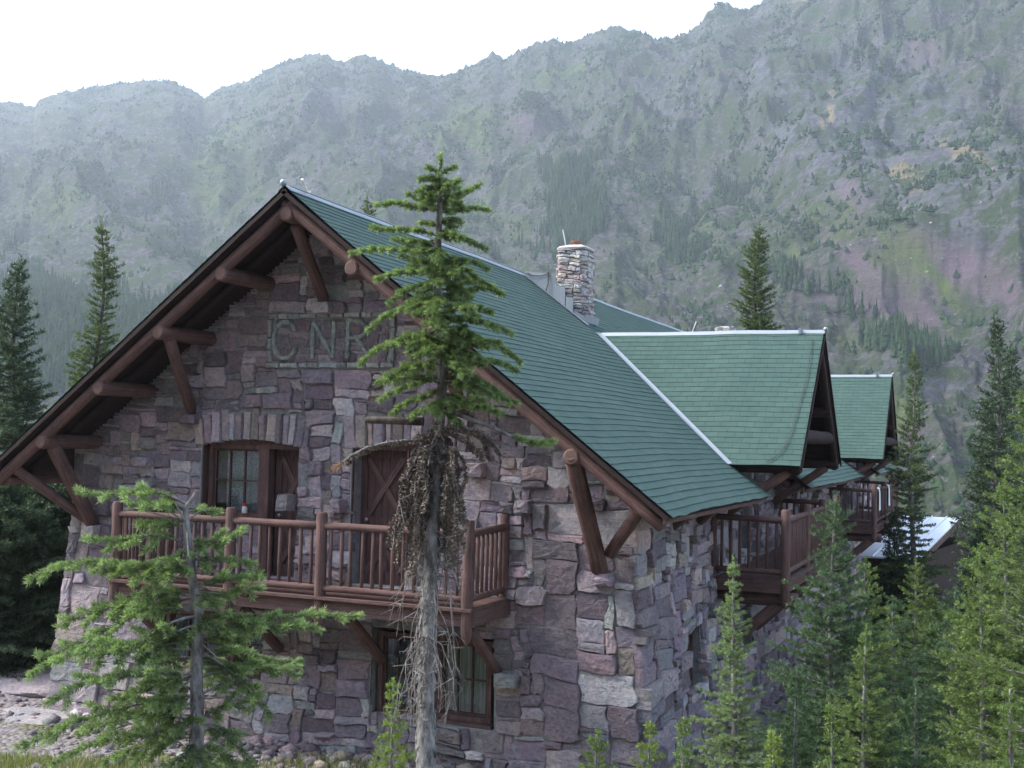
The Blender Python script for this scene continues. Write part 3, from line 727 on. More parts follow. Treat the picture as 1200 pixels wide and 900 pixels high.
for di, y0 in enumerate(YD):
    dor = empty('dormer', parent=chalet)
    for sg in (-1, 1):
        def dpt(u, s, h, sg=sg, y0=y0):
            q = s / SL2; z = ZR - T2 * q + sag(u * 1.3 + 40, q * sg + y0)
            return (u, y0 + sg * (q + T2 / SL2 * h), z + h / SL2)
        def lim(s):
            z = ZR - T2 * s / SL2; return ((ZA - z) / T + .03, XD)
        roof_slope('shingles', dpt, 0, DW * SL2, lim, dor, seed=90 + di * 2 + sg)
        def dp(x, q, off=-.035): return (x, y0 + sg * (q + T2 / SL2 * off), ZR - T2 * q + off / SL2)
        xs = (ZA - ZR) / T; xe = (ZA - ZE) / T
        slab([dp(xs + .02, 0.005), dp(XD - .02, 0.005), dp(XD - .02, DW - .02), dp(xe + .05, DW - .02)], .05, 'roof_boarding', M_dark, dor)
        mb = MB(); mb.log(dp(XD - .1, .02, -.19), dp(XD - .1, DW - .03, -.19), .085, 12); mb.build('rake_log', M_drk, dor, smooth=True, smooth_ang=50)
        mb = MB(); mb.plank(dp(XD + .012, 0.0, -.065), dp(XD + .012, DW, -.065), .03, .06, (0, sg * T2 / SL2, 1 / SL2)); mb.build('edge_board', M_dark, dor)
        for q in (1.25, 2.35):
            z = ZR - T2 * q - .33; mb = MB(); mb.log((W - .2, y0 + sg * q, z), (XD - .02, y0 + sg * q, z), .1, 12); mb.build('purlin', M_drk, dor, smooth=True, smooth_ang=50)
        brace((XD - .25, y0 + sg * 2.35, ZR - T2 * 2.35 - .4), (W + .1, y0 + sg * 2.3, .95), .085, dor)
        # valley flashing
        vp = [np.array(((ZA - z) / T, y0 + sg * (ZR - z) / T2, z)) for z in np.linspace(ZR, ZE - .02, 12)]
        nrm = np.array((nx_, 0, nz_)) + np.array((0, sg * T2 / SL2, 1 / SL2)); nrm /= np.linalg.norm(nrm)
        cap_strip('valley_flashing', [p + nrm * .028 for p in vp], .06, nrm, M_metal, dor, drop=-.32, th=0.0)
    mb = MB(); mb.log((W - .2, y0, ZR - .36), (XD - .02, y0, ZR - .36), .1, 12); mb.build('purlin', M_log, dor, smooth=True, smooth_ang=50)
    mb = MB(); zc = ZR - 2.02; mb.log((XD - .16, y0 - 1.85, zc), (XD - .16, y0 + 1.85, zc), .13, 12); mb.build('collar_beam', M_drk, dor, smooth=True, smooth_ang=50)
    cap_strip('ridge_cap', [(x, y0, ZR + .012 + sag(x * 1.3 + 40, y0)) for x in np.linspace((ZA - ZR) / T - .02, XD + .02, 14)], .07, (0, 0, 1), M_metal, dor, drop=T2 * .93)
    mb = MB(); mb.tube([(XD + .03, y0, ZR - .02 + .045 * math.sin(a)) if False else (XD + .03 + .045 * math.sin(a), y0, ZR + .03) for a in np.linspace(-1.5, 1.5, 7)], [.045 * math.cos(a) + .002 for a in np.linspace(-1.5, 1.5, 7)], 12); mb.build('finial_ball', M_metal, dor, smooth=True)
    mb = MB(); mb.box((XD - .46, y0 - .1, ZR - .06), (XD - .42, y0 + .1, ZR + .05)); mb.build('cable_clip', M_metal, dor)
# cable running down the first dormer roof
cb = [(951, 398), (949, 420), (945, 445), (938, 470), (931, 495), (925, 515), (917, 530), (908, 538), (898, 543)]
pts = []
for px, py in cb:   # intersect with the dormer's near slope
    d = CF * FPX + CR * (px - 600) - CU * (py - 450)
    n = np.array((0, -T2, 1.)); p0 = np.array((5, YD[0], ZR)); t = ((p0 - CAM) @ n) / (d @ n); pts.append(CAM + d * t + n * .03)
mb = MB(); mb.tube(pts, .007, 6); mb.build('lightning_cable', M_cable, chalet)
# main ridge cap, ball, rods
cap_strip('ridge_cap', [(0, y, ZA + .012 + sag(0, y)) for y in np.linspace(y0r - .01, y1r, 60)], .10, (0, 0, 1), M_metal, roof, drop=T * .95)
mb = MB(); mb.tube([(0.1, y, ZA + .0 + sag(.1, y)) for y in np.linspace(y0r, 7.6, 40)], .012, 6); mb.build('lightning_cable', M_metal, roof)
bp = on(337, 219, 1, y0r - .02)
mb = MB(); mb.tube([(0, y0r - .03 + .05 * math.sin(a), ZA + .06) for a in np.linspace(-1.5, 1.5, 7)], [.05 * math.cos(a) + .002 for a in np.linspace(-1.5, 1.5, 7)], 12); mb.build('finial_ball', M_metal, roof, smooth=True)
mb = MB(); a = np.array((0, -.75, ZA + .02)); b = on(354, 210, 1, -.95); mb.tube([a, a + (b - a) * .35, b], [.016, .026, .02], 8); mb.box(a - (.03, .05, .02), a + (.03, .05, .05)); mb.build('lightning_rod', mat_metal('rod_metal', (.8, .78, .72)), roof)

# chimneys
def chimney(cx, cy, w, dd, zb, zt, pot=True, s=3.):
    ch = empty('chimney', parent=chalet)
    per = [(cx - w / 2, cy - dd / 2), (cx + w / 2, cy - dd / 2), (cx + w / 2, cy + dd / 2), (cx - w / 2, cy + dd / 2)]
    L = 2 * (w + dd)
    def mpc(u, v, d):
        uu = u % L; segs = [w, dd, w, dd]; i = 0
        while uu > segs[i] and i < 3: uu -= segs[i]; i += 1
        p = np.array(per[i]); q = np.array(per[(i + 1) % 4]); e = (q - p) / np.linalg.norm(q - p); n = np.array((e[1], -e[0]))
        c = p + e * uu
        # round the corners
        cc = np.array((cx, cy)); rr = c - cc; lim = (w + dd) / 4 * 1.28; l = np.linalg.norm(rr)
        if l > lim: c = cc + rr * (lim / l); n = rr / l
        c = c + n * d
        tp = 1 - .06 * (v - zb) / (zt - zb)
        return (cx + (c[0] - cx) * tp, cy + (c[1] - cy) * tp, v)
    rects, _ = pack(0, L, zb, zt, lambda u, v: True, lambda u, v: (random.uniform(.16, .42), random.uniform(.05, .12)), cw=.06, ch=.035)
    mb = MB()
    for (a, b, c, d) in rects:
        P = rect_poly(a, b, c, d, s, jit=.01)
        stone(mb, P, random.uniform(.02, .06), mpc, (stone_col() * np.array((1.55, 1.62, 1.5)) * .85 + .03).clip(0, .6), .01)
    mb.build('chimney_stack', M_stone, ch, colattr='scol')
    mb = MB(); n = 48
    vs = [mpc(L * i / n, zb, 0) for i in range(n)] + [mpc(L * i / n, zt, 0) for i in range(n)]
    mb.add(vs, [(i, (i + 1) % n, n + (i + 1) % n, n + i) for i in range(n)]); mb.build('mortar_bed', M_mortar, ch)
    mb = MB(); rings = []
    for k, (sc, h) in enumerate(((1.02, -.03), (1.05, .01), (.9, .05), (.5, .09), (.1, .10))):
        for i in range(n):
            p = np.array(mpc(L * i / n, zt, .03)); rings.append((cx + (p[0] - cx) * sc, cy + (p[1] - cy) * sc, zt + h + random.uniform(-.006, .006)))
    fs = [(k * n + i, k * n + (i + 1) % n, (k + 1) * n + (i + 1) % n, (k + 1) * n + i) for k in range(4) for i in range(n)] + [tuple(range(4 * n, 5 * n))]
    mb.add(rings, fs); mb.build('cement_cap', mat_simple('cement_cap', (.42, .40, .36), .9), ch)
    if pot:
        mb = MB(); z = zt + .05; r_ = .085; mb.tube([(cx, cy, z), (cx, cy, z + .1), (cx, cy, z + .102), (cx, cy, z + .14), (cx, cy, z + .14), (cx, cy, z + .02)], [r_, r_, r_ + .02, r_ + .02, r_ - .03, r_ - .03], 20, cap=False); mb.build('chimney_pot', M_pot, ch, smooth=True, smooth_ang=40)
    return ch
CX, CY = 1.03, 7.98
chm = chimney(CX, CY, .62, .66, 4.0, 6.16)
mb = MB(); a = np.array((CX - .2, CY - .1, 6.25)); mb.tube([a, a + (-.02, 0, .12), a + (-.07, 0, .34)], [.01, .012, .012], 8); mb.build('lightning_rod', bpy.data.materials['rod_metal'], chm)
# flashing: saddle sheet from the ridge plus stepped sheets and apron against the near face
fl = empty('flashing', parent=chm)
FY = CY - .33 - .04
def sheet(pts, name='flashing_sheet', th=.006):
    mb = MB(); P = [np.array(p, float) for p in pts]; n = np.cross(P[1] - P[0], P[2] - P[0]); n /= np.linalg.norm(n); n *= th
    N = len(P); mb.add([p + n for p in P] + [p - n for p in P], [tuple(range(N)), tuple(reversed(range(N, 2 * N)))] + [(i, N + i, N + (i + 1) % N, (i + 1) % N) for i in range(N)])
    o = mb.build(name, M_metal, chm); return o
zr_ = lambda x: ZA - T * x
sheet([(0.02, FY - .02, zr_(.02) + .03), (.72, FY - .02, zr_(.72) + .02), (.72, FY - .03, 5.62), (.3, FY - .025, 5.66), (.05, FY - .02, 5.69)])
sheet([(.70, FY - .045, zr_(.70) + .02), (.96, FY - .045, zr_(.96) + .02), (.96, FY - .045, 5.30), (.70, FY - .045, 5.38)])
sheet([(.98, FY - .05, zr_(.98) + .02), (1.14, FY - .05, zr_(1.14) + .02), (1.14, FY - .05, 5.10), (.98, FY - .05, 5.13)])
sheet([(1.15, FY - .03, zr_(1.15) + .02), (1.42, FY + .02, zr_(1.42) + .02), (1.42, FY + .02, 4.68), (1.15, FY - .03, 4.86)])
sheet([(-.02, FY - .16, zr_(0) + .035), (-.02, FY - .02, zr_(0) + .035), (1.5, FY - .02, zr_(1.5) + .035), (1.5, FY - .16, zr_(1.5) + .035)])
sheet([(1.40, FY, zr_(1.4) + .03), (1.40, CY + .45, zr_(1.4) + .03), (1.42, CY + .45, 4.75), (1.42, FY, 4.75)])
bpy.data.objects.remove(fl)
mb = MB(); mb.tube([(.1, FY - .04, 5.66), (.2, FY - .05, 5.60), (.4, FY - .05, 5.58), (.55, FY - .05, 5.62), (.6, FY - .05, 5.66)], .010, 6); mb.tube([(.58, FY - .05, 5.66), (.58, FY - .06, 5.4), (.5, FY - .06, 5.15)], .010, 6); mb.build('flashing_cable', M_cable, chm)
q = on(850, 388, 1, 25.0)
ch2 = chimney(float(q[0]), 25.0, .6, .6, float(ZA - T * abs(q[0]) - .3), float(q[2] + .06), False, 8.)
mb = MB(); a = on(810, 392, 1, 22.0); mb.tube([a, on(816, 377, 1, 22.0)], .014, 8); mb.build('lightning_rod', bpy.data.materials['rod_metal'], ch2)

# ---- balconies
def balcony(f, u0, u1, posts, depth, joists, name='balcony', ends=(True, True), nb=.158):
    """f(u,k,z): u along the wall, k outwards"""
    bal = empty(name, parent=chalet)
    def L(p, q, r, nm, mat=M_log, n=12):
        mb = MB(); mb.log(f(*p), f(*q), r, n); return mb.build(nm, mat, bal, smooth=True, smooth_ang=50)
    D = depth; n = int((u1 - u0) / .14)
    mb = MB(); 
    k = .05
    while k < D + .05:
        a, b = np.array(f(u0 - .04, k + .06, -.045)), np.array(f(u1 + .04, k + .06, -.045)); mb.plank(a, b, .125, .04); k += .135
    mb.build('deck_board', M_board, bal)
    mb = MB(); mb.plank(f(u0 - .05, D - .03, -.165), f(u1 + .05, D - .03, -.165), .10, .195); mb.build('rim_beam', M_board, bal)
    mb = MB()
    for u in joists: mb.plank(f(u, 0, -.16), f(u, D - .082, -.16), .12, .16, (0, 0, 1))
    mb.build('joist', M_dark, bal)
    for e, u in zip((0, 1), (u0, u1)):
        mb = MB(); mb.plank(f(u, 0, -.165), f(u, D - .082, -.165), .085, .19); mb.build('rim_beam', M_board, bal)
    for i, u in enumerate(posts):
        mb = MB(); x = f(u, D, 0); r = .078
        zs = [-.50, -.42, -.35, .1, .6, 1.08, 1.11]; rr = [.02, r * .75, r, r * 1.03, r * .98, r * .97, r * .8]
        mb.tube([(x[0], x[1], z) for z in zs], rr, 14, wob=.01); mb.build('post', M_log, bal, smooth=True, smooth_ang=50)
    for i in range(len(posts) - 1):
        a, b = posts[i], posts[i + 1]
        L((a, D, .93), (b, D, .93), .052, 'top_rail'); L((a, D, .085), (b, D, .085), .048, 'bottom_rail')
        m_ = int(round((b - a) / nb))
        for j in range(1, m_):
            u = a + (b - a) * j / m_ + random.uniform(-.012, .012); L((u, D, .1), (u + random.uniform(-.01, .01), D + random.uniform(-.006, .006), .9), .027 * random.uniform(.85, 1.12), 'baluster', n=8)
    for e, u in zip(ends, (posts[0], posts[-1])):
        if not e: continue
        mb = MB(); x = f(u, .09, 0); mb.tube([(x[0], x[1], z) for z in (-.02, .3, .7, 1.1, 1.13)], [.066, .068, .066, .066, .05], 12); mb.build('post', M_log, bal, smooth=True, smooth_ang=50)
        L((u, .09, .95), (u, D, .93), .052, 'top_rail'); L((u, .09, .09), (u, D, .085), .048, 'bottom_rail')
        m_ = int(round((D - .1) / .145))
        for j in range(1, m_): L((u, .09 + (D - .09) * j / m_, .1), (u, .09 + (D - .09) * j / m_, .9), .027, 'baluster', n=8)
    return bal
fB = lambda u, k, z: (u, -k, z)
b1 = balcony(fB, -2.82, 3.02, (-2.78, -.75, .75, 2.965), BD, (-2.2, -1.4, -.6, .2, 1.0, 1.8, 2.5))
for x in (-2.75, -.62, 1.12, 2.93):
    brace((x, -1.1, -.33), (x + .02, -.18, -1.05), .075, b1)
fS = lambda u, k, z: (W + k, u, z)
b2 = balcony(fS, 4.35, 10.75, (4.35, 6.5, 8.6, 10.75), BD, np.arange(4.8, 10.6, .75), nb=.15)
b3 = balcony(fS, 18.75, 25.9, (18.75, 21.6, 24.0, 25.9), BD, np.arange(19, 25.6, .8), nb=.17)
for bb, ys in ((b2, (4.55, 7.55, 10.5)), (b3, (18.95, 22.3, 25.7))):
    for y in ys:
        mb = MB(); mb.log((W - .1, y, -.38), (W + BD + .18, y, -.38), .12, 12); mb.build('support_log', M_log, bb, smooth=True, smooth_ang=50)
        brace((W + BD - .15, y, -.45), (W + .12, y, -1.4), .09, bb)

# jar on the front balcony windowsill
jar = empty('candle_jar', (-1.45, .01, .93), 'small glass jar with a red lid on the sill of the upper left window', 'jar')
mb = MB(); mb.tube([(0, 0, z) for z in (0, .01, .09, .11)], [.035, .042, .042, .03], 16); mb.build('glass_body', mat_simple('pale_glass', (.62, .62, .6), .2), jar, smooth=True, smooth_ang=40)
mb = MB(); mb.tube([(0, 0, z) for z in (.11, .112, .15, .155)], [.034, .038, .038, .03], 16); mb.build('lid', mat_simple('red_lid', (.45, .04, .05), .4), jar, smooth=True, smooth_ang=40)
# towels on the far balcony rail
for i, (y, c, nm) in enumerate(((19.6, (.78, .8, .82), 'white towel hanging over the far balcony rail, nearer the corner post'), (22.6, (.60, .72, .78), 'pale blue towel hanging over the far balcony rail, beyond the white one'))):
    mb = MB(); vs = []; w = .55; X = W + BD
    prof = [(.075, .35), (.07, .6), (.066, .85), (.05, .965), (0, .995), (-.05, .965), (-.066, .85), (-.07, .5)]
    for k, (dx, z) in enumerate(prof):
        for j in range(7): vs.append((X + dx + .008 * math.sin(j * 1.7 + k * .4), y - w / 2 + w * j / 6, z + (.02 * math.sin(j * 2 + i) if k in (0, 7) else 0)))
    mb.add(vs, [(k * 7 + j, k * 7 + j + 1, k * 7 + 8 + j, k * 7 + 7 + j) for k in range(7) for j in range(6)])
    o = mb.build('towel', mat_simple('towel_%d' % i, c, .95, spec=.05), None, smooth=True); tag(o, nm, 'towel', 'towels on the far balcony')

HAZE, SKY, SUN, SUN_ANG, SUN_EL, SUN_AZ, EXPO = .00021, .15, 2.0, 20, 44, 255, 2.0

# ================================================================== terrain
def sm(t): t = np.clip(t, 0, 1); return t * t * (3 - 2 * t)
def gz(x, y):
    x = np.asarray(x, float); y = np.asarray(y, float)
    z = -2.42 + 3.0 * np.clip((-2.6 - y) / 12.4, 0, 1.6) ** 1.05
    rt = sm((x - 3.5) / 4)
    z = z - np.maximum(0, y - 1) * (.028 + .062 * rt) * (1 + 0 * x)
    z = z + .10 * rt * 0
    z = z + .10 * fbm(x * .35, y * .35, o=4) + .035 * fbm(x * 2.1, y * 2.1, o=3) 
    r = np.hypot(x - 5, y)
    z = z - sm((r - 60) / 240) * 62 * sm((y + 60) / 60)
    z = z + .62 * np.maximum(0, -21 - y)  # unseen bank behind the camera, added to block low sky light
    return z
def grid_sheet(xs, ys):
    X, Y = np.meshgrid(xs, ys, indexing='ij'); Z = gz(X, Y); n, m_ = X.shape
    V = np.stack([X, Y, Z], -1).reshape(-1, 3)
    i = np.arange(n - 1)[:, None] * m_ + np.arange(m_ - 1)[None, :]
    Q = np.stack([i, i + m_, i + m_ + 1, i + 1], -1).reshape(-1, 4)
    return V, Q
def spaced(lo, hi, c0, c1, d, g=1.12):
    a = list(np.arange(c0, c1, d)); s = d; x = c1
    while x < hi: a.append(x); s *= g; x += s
    s = d; x = c0
    while x > lo: s *= g; x -= s; a.insert(0, x)
    return np.array(a)
V, Q = grid_sheet(spaced(-600, 600, -14, 18, .16), spaced(-200, 600, -18, 8, .16))
M = NT('ground'); v = M.coords()
g1 = M.noise(v, .55, 6, .65); g2 = M.noise(v, 7, 5, .7); vo = M.n('TexVoronoi', Vector=v, Scale=11).outputs['Color']
vb = M.n('SeparateColor', Color=vo).outputs[0]
rock = M.mix(vb, (.15, .125, .135), (.30, .27, .275)); rock = M.mix(.5, rock, M.ramp(g2, [(.3, (.10, .085, .08)), (.7, (.30, .27, .26))]))
gr = M.ramp(g2, [(.3, (.05, .065, .02)), (.7, (.16, .17, .06))])
vd = M.n('TexVoronoi', Vector=v, Scale=11).outputs['Distance']
bm = M.bump(vd, .8, -.06, M.bump(M.noise(v, 22, 5, .7), .6, .03))
M.bsdf(M.mix(M.ramp(g1, [(.50, (0, 0, 0)), (.60, (1, 1, 1))]), rock, gr), .95, bm, spec=.1)
gnd = link('ground', np_mesh('ground', V, Q, smooth=True), M.m); tag(gnd, kind='structure')

# gravel and small stones (nobody could count them)
def rocks(name, pts, sizes, mat, flat=.6):
    """many little faceted stones as one sheet of geometry"""
    ico = [(0, 0, 1), (.89, 0, .45), (.28, .85, .45), (-.72, .53, .45), (-.72, -.53, .45), (.28, -.85, .45), (.72, .53, -.3), (-.28, .85, -.3), (-.89, 0, -.3), (-.28, -.85, -.3), (.72, -.53, -.3)]
    F = [(0, 1, 2), (0, 2, 3), (0, 3, 4), (0, 4, 5), (0, 5, 1), (1, 6, 2), (2, 7, 3), (3, 8, 4), (4, 9, 5), (5, 10, 1), (1, 10, 6), (2, 6, 7), (3, 7, 8), (4, 8, 9), (5, 9, 10)]
    B = np.array(ico); F = np.array(F); n = len(pts)
    an = rng.uniform(0, 6.28, n); sc = np.c_[rng.uniform(.7, 1.3, n), rng.uniform(.5, 1, n), rng.uniform(.3, .8, n) * flat / .6] * sizes[:, None]
    P = B[None] * (1 + rng.uniform(-.25, .25, (n, len(B), 1))) * sc[:, None, :]
    c, s = np.cos(an)[:, None], np.sin(an)[:, None]
    X = P[..., 0] * c - P[..., 1] * s; Y = P[..., 0] * s + P[..., 1] * c
    V = np.stack([X, Y, P[..., 2]], -1) + pts[:, None, :]
    T_ = (F[None] + (np.arange(n) * len(B))[:, None, None]).reshape(-1, 3)
    col = np.repeat((PC[rng.choice(len(PC), n, p=PW)] * rng.uniform(.7, 1.6, (n, 1))), len(B), 0).clip(0, .6)
    return np_mesh(name, V.reshape(-1, 3), None, T_, attrs={'scol': col})
n = 9000
xy = np.c_[rng.uniform(-13, 6, n), rng.uniform(-7, 1, n)]
k = fbm(xy[:, 0] * .55, xy[:, 1] * .55, o=3) > -.12; k |= (xy[:, 1] > -1.1)
xy = xy[k]; P = np.c_[xy, gz(xy[:, 0], xy[:, 1])]; sz = rng.lognormal(-3.6, .75, len(P)).clip(.010, .2)
tag(link('gravel', rocks('gravel', P, sz, None), M_stone), kind='stuff')
n = 9000
xy = np.c_[rng.uniform(5, 16, n), rng.uniform(-6, 40, n)]; P = np.c_[xy, gz(xy[:, 0], xy[:, 1])]; sz = rng.lognormal(-2.9, .6, len(P)).clip(.02, .25)
tag(link('gravel', rocks('gravel', P, sz, None), M_stone), kind='stuff')
# rubble banked against the foot of the wall
n = 1100
xy = np.c_[rng.uniform(-4.4, 4.4, n), -.2 - rng.exponential(.25, n)]; P = np.c_[xy, gz(xy[:, 0], xy[:, 1]) + .02]; sz = rng.lognormal(-2.9, .6, n).clip(.02, .17)
tag(link('rubble', rocks('rubble', P, sz, None), M_stone), kind='stuff')

def boulder(name, loc, size, label, cat, rot=0, seed=0, flat=False, col=(.30, .25, .265), group=None):
    import bmesh
    bm = bmesh.new(); bmesh.ops.create_icosphere(bm, subdivisions=4, radius=1)
    rr = random.Random(seed); planes = []
    for i in range(11):
        v = Vector((rr.uniform(-1, 1), rr.uniform(-1, 1), rr.uniform(-.6, 1))).normalized(); planes.append((v, rr.uniform(.55, .85)))
    if flat: planes.append((Vector((0.05, -.1, 1)).normalized(), .45))
    for v in bm.verts:
        for pn, d in planes:
            e = v.co.dot(pn) - d
            if e > 0: v.co -= pn * e * .92
        v.co += Vector(v.co).normalized() * (mnoise.noise(v.co * 2.2 + Vector((seed, 0, 0))) * .07 + mnoise.noise(v.co * 7 + Vector((seed, 0, 0))) * .025)
    for v in bm.verts: v.co = Vector((v.co.x * size[0], v.co.y * size[1], v.co.z * size[2]))
    me = bpy.data.meshes.new(name); bm.to_mesh(me); bm.free()
    a = me.attributes.new('scol', 'FLOAT_COLOR', 'POINT'); a.data.foreach_set('color', np.tile((*col, 1), len(me.vertices)).astype(np.float32))
    me.polygons.foreach_set('use_smooth', [True] * len(me.polygons)); me.set_sharp_from_angle(angle=R(32))
    o = link(name, me, M_stone); o.location = loc; o.rotation_euler = (0, 0, rot); tag(o, label, cat, group); return o
def gp(px, py):   # point on the ground seen at a pixel, found by marching
    d = CF * FPX + CR * (px - 600) - CU * (py - 450); d /= np.linalg.norm(d)
    for t in np.arange(6, 80, .1):
        p = CAM + d * t
        if p[2] < float(gz(p[0], p[1])): return p
    return p
p = gp(30, 815); boulder('rock_slab', p + (-.3, .5, .0), (1.6, .8, .36), 'long pale flat rock slab under the dark firs left of the chalet', 'rock slab', -.25, 3, True, (.36, .33, .34))
p = gp(60, 842); boulder('rock_slab', p + (-.3, 0, -.08), (1.1, .6, .26), 'low smooth grey slab lying just in front of the long pale slab', 'rock slab', .15, 8, True, (.34, .33, .33))
boulder('boulder', (4.0, -1.15, -2.38), (.52, .38, .36), 'pinkish angular boulder at the foot of the right end of the front wall', 'boulder', .3, 5, False, (.33, .25, .265))
boulder('rock_slab', (1.6, -2.2, -2.66), (1.5, .6, .42), 'flat pale rock slab in the grass below the dead trunk and the lower windows', 'rock slab', .0, 11, True, (.40, .36, .36))
boulder('boulder', (3.1, -.85, -2.42), (.34, .28, .2), 'small dark purple boulder left of the pinkish boulder', 'boulder', .9, 15, False, (.20, .15, .17))
p = gp(1102, 783); boulder('boulder', p + (0, .5, -.1), (.7, .5, .4), 'grey boulder in the stony gap between the right hand firs', 'boulder', .5, 21, False, (.3, .29, .31))
p = gp(1118, 800); boulder('boulder', p + (.3, 0, -.1), (.5, .4, .3), 'lilac grey boulder just below the grey boulder in the stony gap', 'boulder', 1.5, 22, False, (.29, .26, .31))

# grass
def blades(name, pts, h, w, mat, tint=.5):
    n = len(pts); an = rng.uniform(0, 6.28, n); L = h * rng.uniform(.5, 1.3, n); lean = rng.uniform(.1, .7, n) * L
    d = np.c_[np.cos(an), np.sin(an), np.zeros(n)]; sd = np.c_[-np.sin(an), np.cos(an), np.zeros(n)] * w
    up = np.array((0, 0, 1.))
    a = pts - sd; b = pts + sd; c = pts + d * lean[:, None] * .35 + up * (L * .6)[:, None]; e = pts + d * lean[:, None] + up * (L * .95)[:, None]
    V = np.stack([a, b, c + sd * .7, e, c - sd * .7], 1).reshape(-1, 3); k = np.arange(n)[:, None] * 5
    Q = np.concatenate([k + 0, k + 1, k + 2, k + 4], 1); T_ = np.concatenate([k + 4, k + 2, k + 3], 1)
    return np_mesh(name, V, Q, T_, attrs={'tint': np.repeat(rng.uniform(.1, 1, n), 5)})
n = 120000
xy = np.c_[rng.uniform(-13, 6.5, n), rng.uniform(-7, .3, n)]
k = fbm(xy[:, 0] * .6 + 9, xy[:, 1] * .6, o=3) > rng.uniform(-.02, .22, n); k &= xy[:, 1] < -.45
xy = xy[k]; P = np.c_[xy, gz(xy[:, 0], xy[:, 1])]
M_grass = mat_foliage('grass_blades', (.07, .085, .025), (.24, .25, .09), .3)
tag(link('grass', blades('grass', P, .12, .006, None), M_grass), kind='stuff')

# ================================================================== mountain
CREST = [(-400, 150), (-150, 135), (0, 119), (40, 124), (47, 115), (75, 108), (105, 104), (130, 102), (150, 98), (190, 94), (205, 97), (222, 105), (240, 115), (252, 106), (262, 102), (290, 98), (298, 92), (310, 83), (325, 76), (345, 70), (360, 66), (378, 63), (390, 70), (402, 74), (415, 69), (430, 66), (445, 70), (458, 78), (470, 84), (490, 85), (515, 90), (522, 90), (535, 83), (550, 76), (562, 72), (570, 66), (580, 63), (590, 69), (600, 66), (612, 58), (622, 53), (640, 49), (662, 50), (680, 46), (696, 42), (708, 36), (727, 34), (738, 39), (748, 39), (765, 44), (788, 46), (795, 41), (808, 38), (820, 30), (828, 16), (842, 9), (858, 6), (875, 9), (888, 6), (900, 0), (930, -14), (1000, -50), (1100, -95), (1250, -140), (1600, -120)]
cpx = np.array([c[0] for c in CREST], float); cpy = np.array([c[1] for c in CREST], float)
dv = CF[None] * FPX + CR[None] * (cpx - 600)[:, None] - CU[None] * (cpy - 450)[:, None]
caz = np.arctan2(dv[:, 0], dv[:, 1]); ctan = dv[:, 2] / np.hypot(dv[:, 0], dv[:, 1])
az0 = math.atan2(CF[0], CF[1])
az = np.concatenate([np.linspace(az0 - 1.0, az0 - .47, 90, endpoint=False), np.linspace(az0 - .47, az0 + .47, 1050, endpoint=False), np.linspace(az0 + .47, az0 + 1.0, 90)])
tan_c = np.interp(az, caz, ctan); u_ = (az - az0)
Dc = 1300 + 550 * sm((.12 - u_) / .45) + 90 * np.sin(u_ * 6 + 1)
NR = 470; s = np.linspace(0, 1.25, NR)
AZ, S = np.meshgrid(az, s, indexing='ij'); D_ = Dc[:, None]; r0 = 230.
Rr = r0 + (D_ - r0) * S; Zb = -62.; Zc = CAM[2] + D_ * tan_c[:, None]
h = .70 * np.clip(S, 0, 1) ** 1.45 + .30 * np.clip(S, 0, 1)
ZZ = Zb + (Zc - Zb) * h
am = AZ * 1250
env = (np.clip(S * (1 - S), 0, 1) * 4) ** .6
sml = 0
wx = am + 60 * fbm(am / 150, Rr / 200, o=3) + (Rr - 230) * .35
g = ridged(wx / 230 + 3.3, Rr / 420, 4) ; g2_ = ridged((wx - Rr * .5) / 80 + 8, Rr / 110, 4); g3 = fbm(am / 26, Rr / 26, o=4); g4 = fbm(am / 6.5, Rr / 8, o=3)
right = sm((AZ - az0 - .17) / .16)
up = .2 + .8 * sm((S - .38) / .3); ZZ = ZZ + env * (50 * g * (.5 + .5 * up) + 24 * g2_ * up + 8 * g3 * up) + np.where(S < 1, 1, .3) * (1.6 * g4 + 2.0 * g3)
# banded cliffs on the right: terraces
tz = (ZZ + 12 * fbm(am / 90, Rr / 90, o=3)) / 46; ft = tz - np.floor(tz)
ZZ = ZZ + right * env * 46 * (sm((ft - .5) * 2.4 + .5) - ft) * sm((S - .55) / .15) * .7
low = np.exp(-((S - .30) / .05) ** 2) * sm((AZ - az0 - .2) / .08); ZZ = ZZ + low * 16 * np.sign(S - .29) * sm(abs(S - .29) / .02)
back = np.clip(S - 1, 0, 1); ZZ = ZZ - back * (D_ - r0) * .9
# keep the skyline at its surveyed height
el = (ZZ - CAM[2]) / Rr; mx = el.max(1); fix = (tan_c - mx); kk = np.exp(-((S - S[np.arange(len(az)), el.argmax(1)][:, None]) / .12) ** 2)
ker = np.hanning(9); ker /= ker.sum(); fix = np.convolve(np.pad(fix, 4, 'edge'), ker, 'valid')
ZZ = ZZ + fix[:, None] * Rr * kk + np.exp(-((S - 1) / .08) ** 2) * (7 * fbm(am / 22, Rr / 60, o=5, gain=.65) + 4 * ridged(am / 9, Rr / 40, 3))
X = CAM[0] + np.sin(AZ) * Rr; Y = CAM[1] + np.cos(AZ) * Rr
V = np.stack([X, Y, ZZ], -1).reshape(-1, 3); ni, nj = X.shape
i = np.arange(ni - 1)[:, None] * nj + np.arange(nj - 1)[None, :]
Q = np.stack([i, i + 1, i + nj + 1, i + nj], -1).reshape(-1, 4)[:, ::-1]
PX, PY = pix(V)
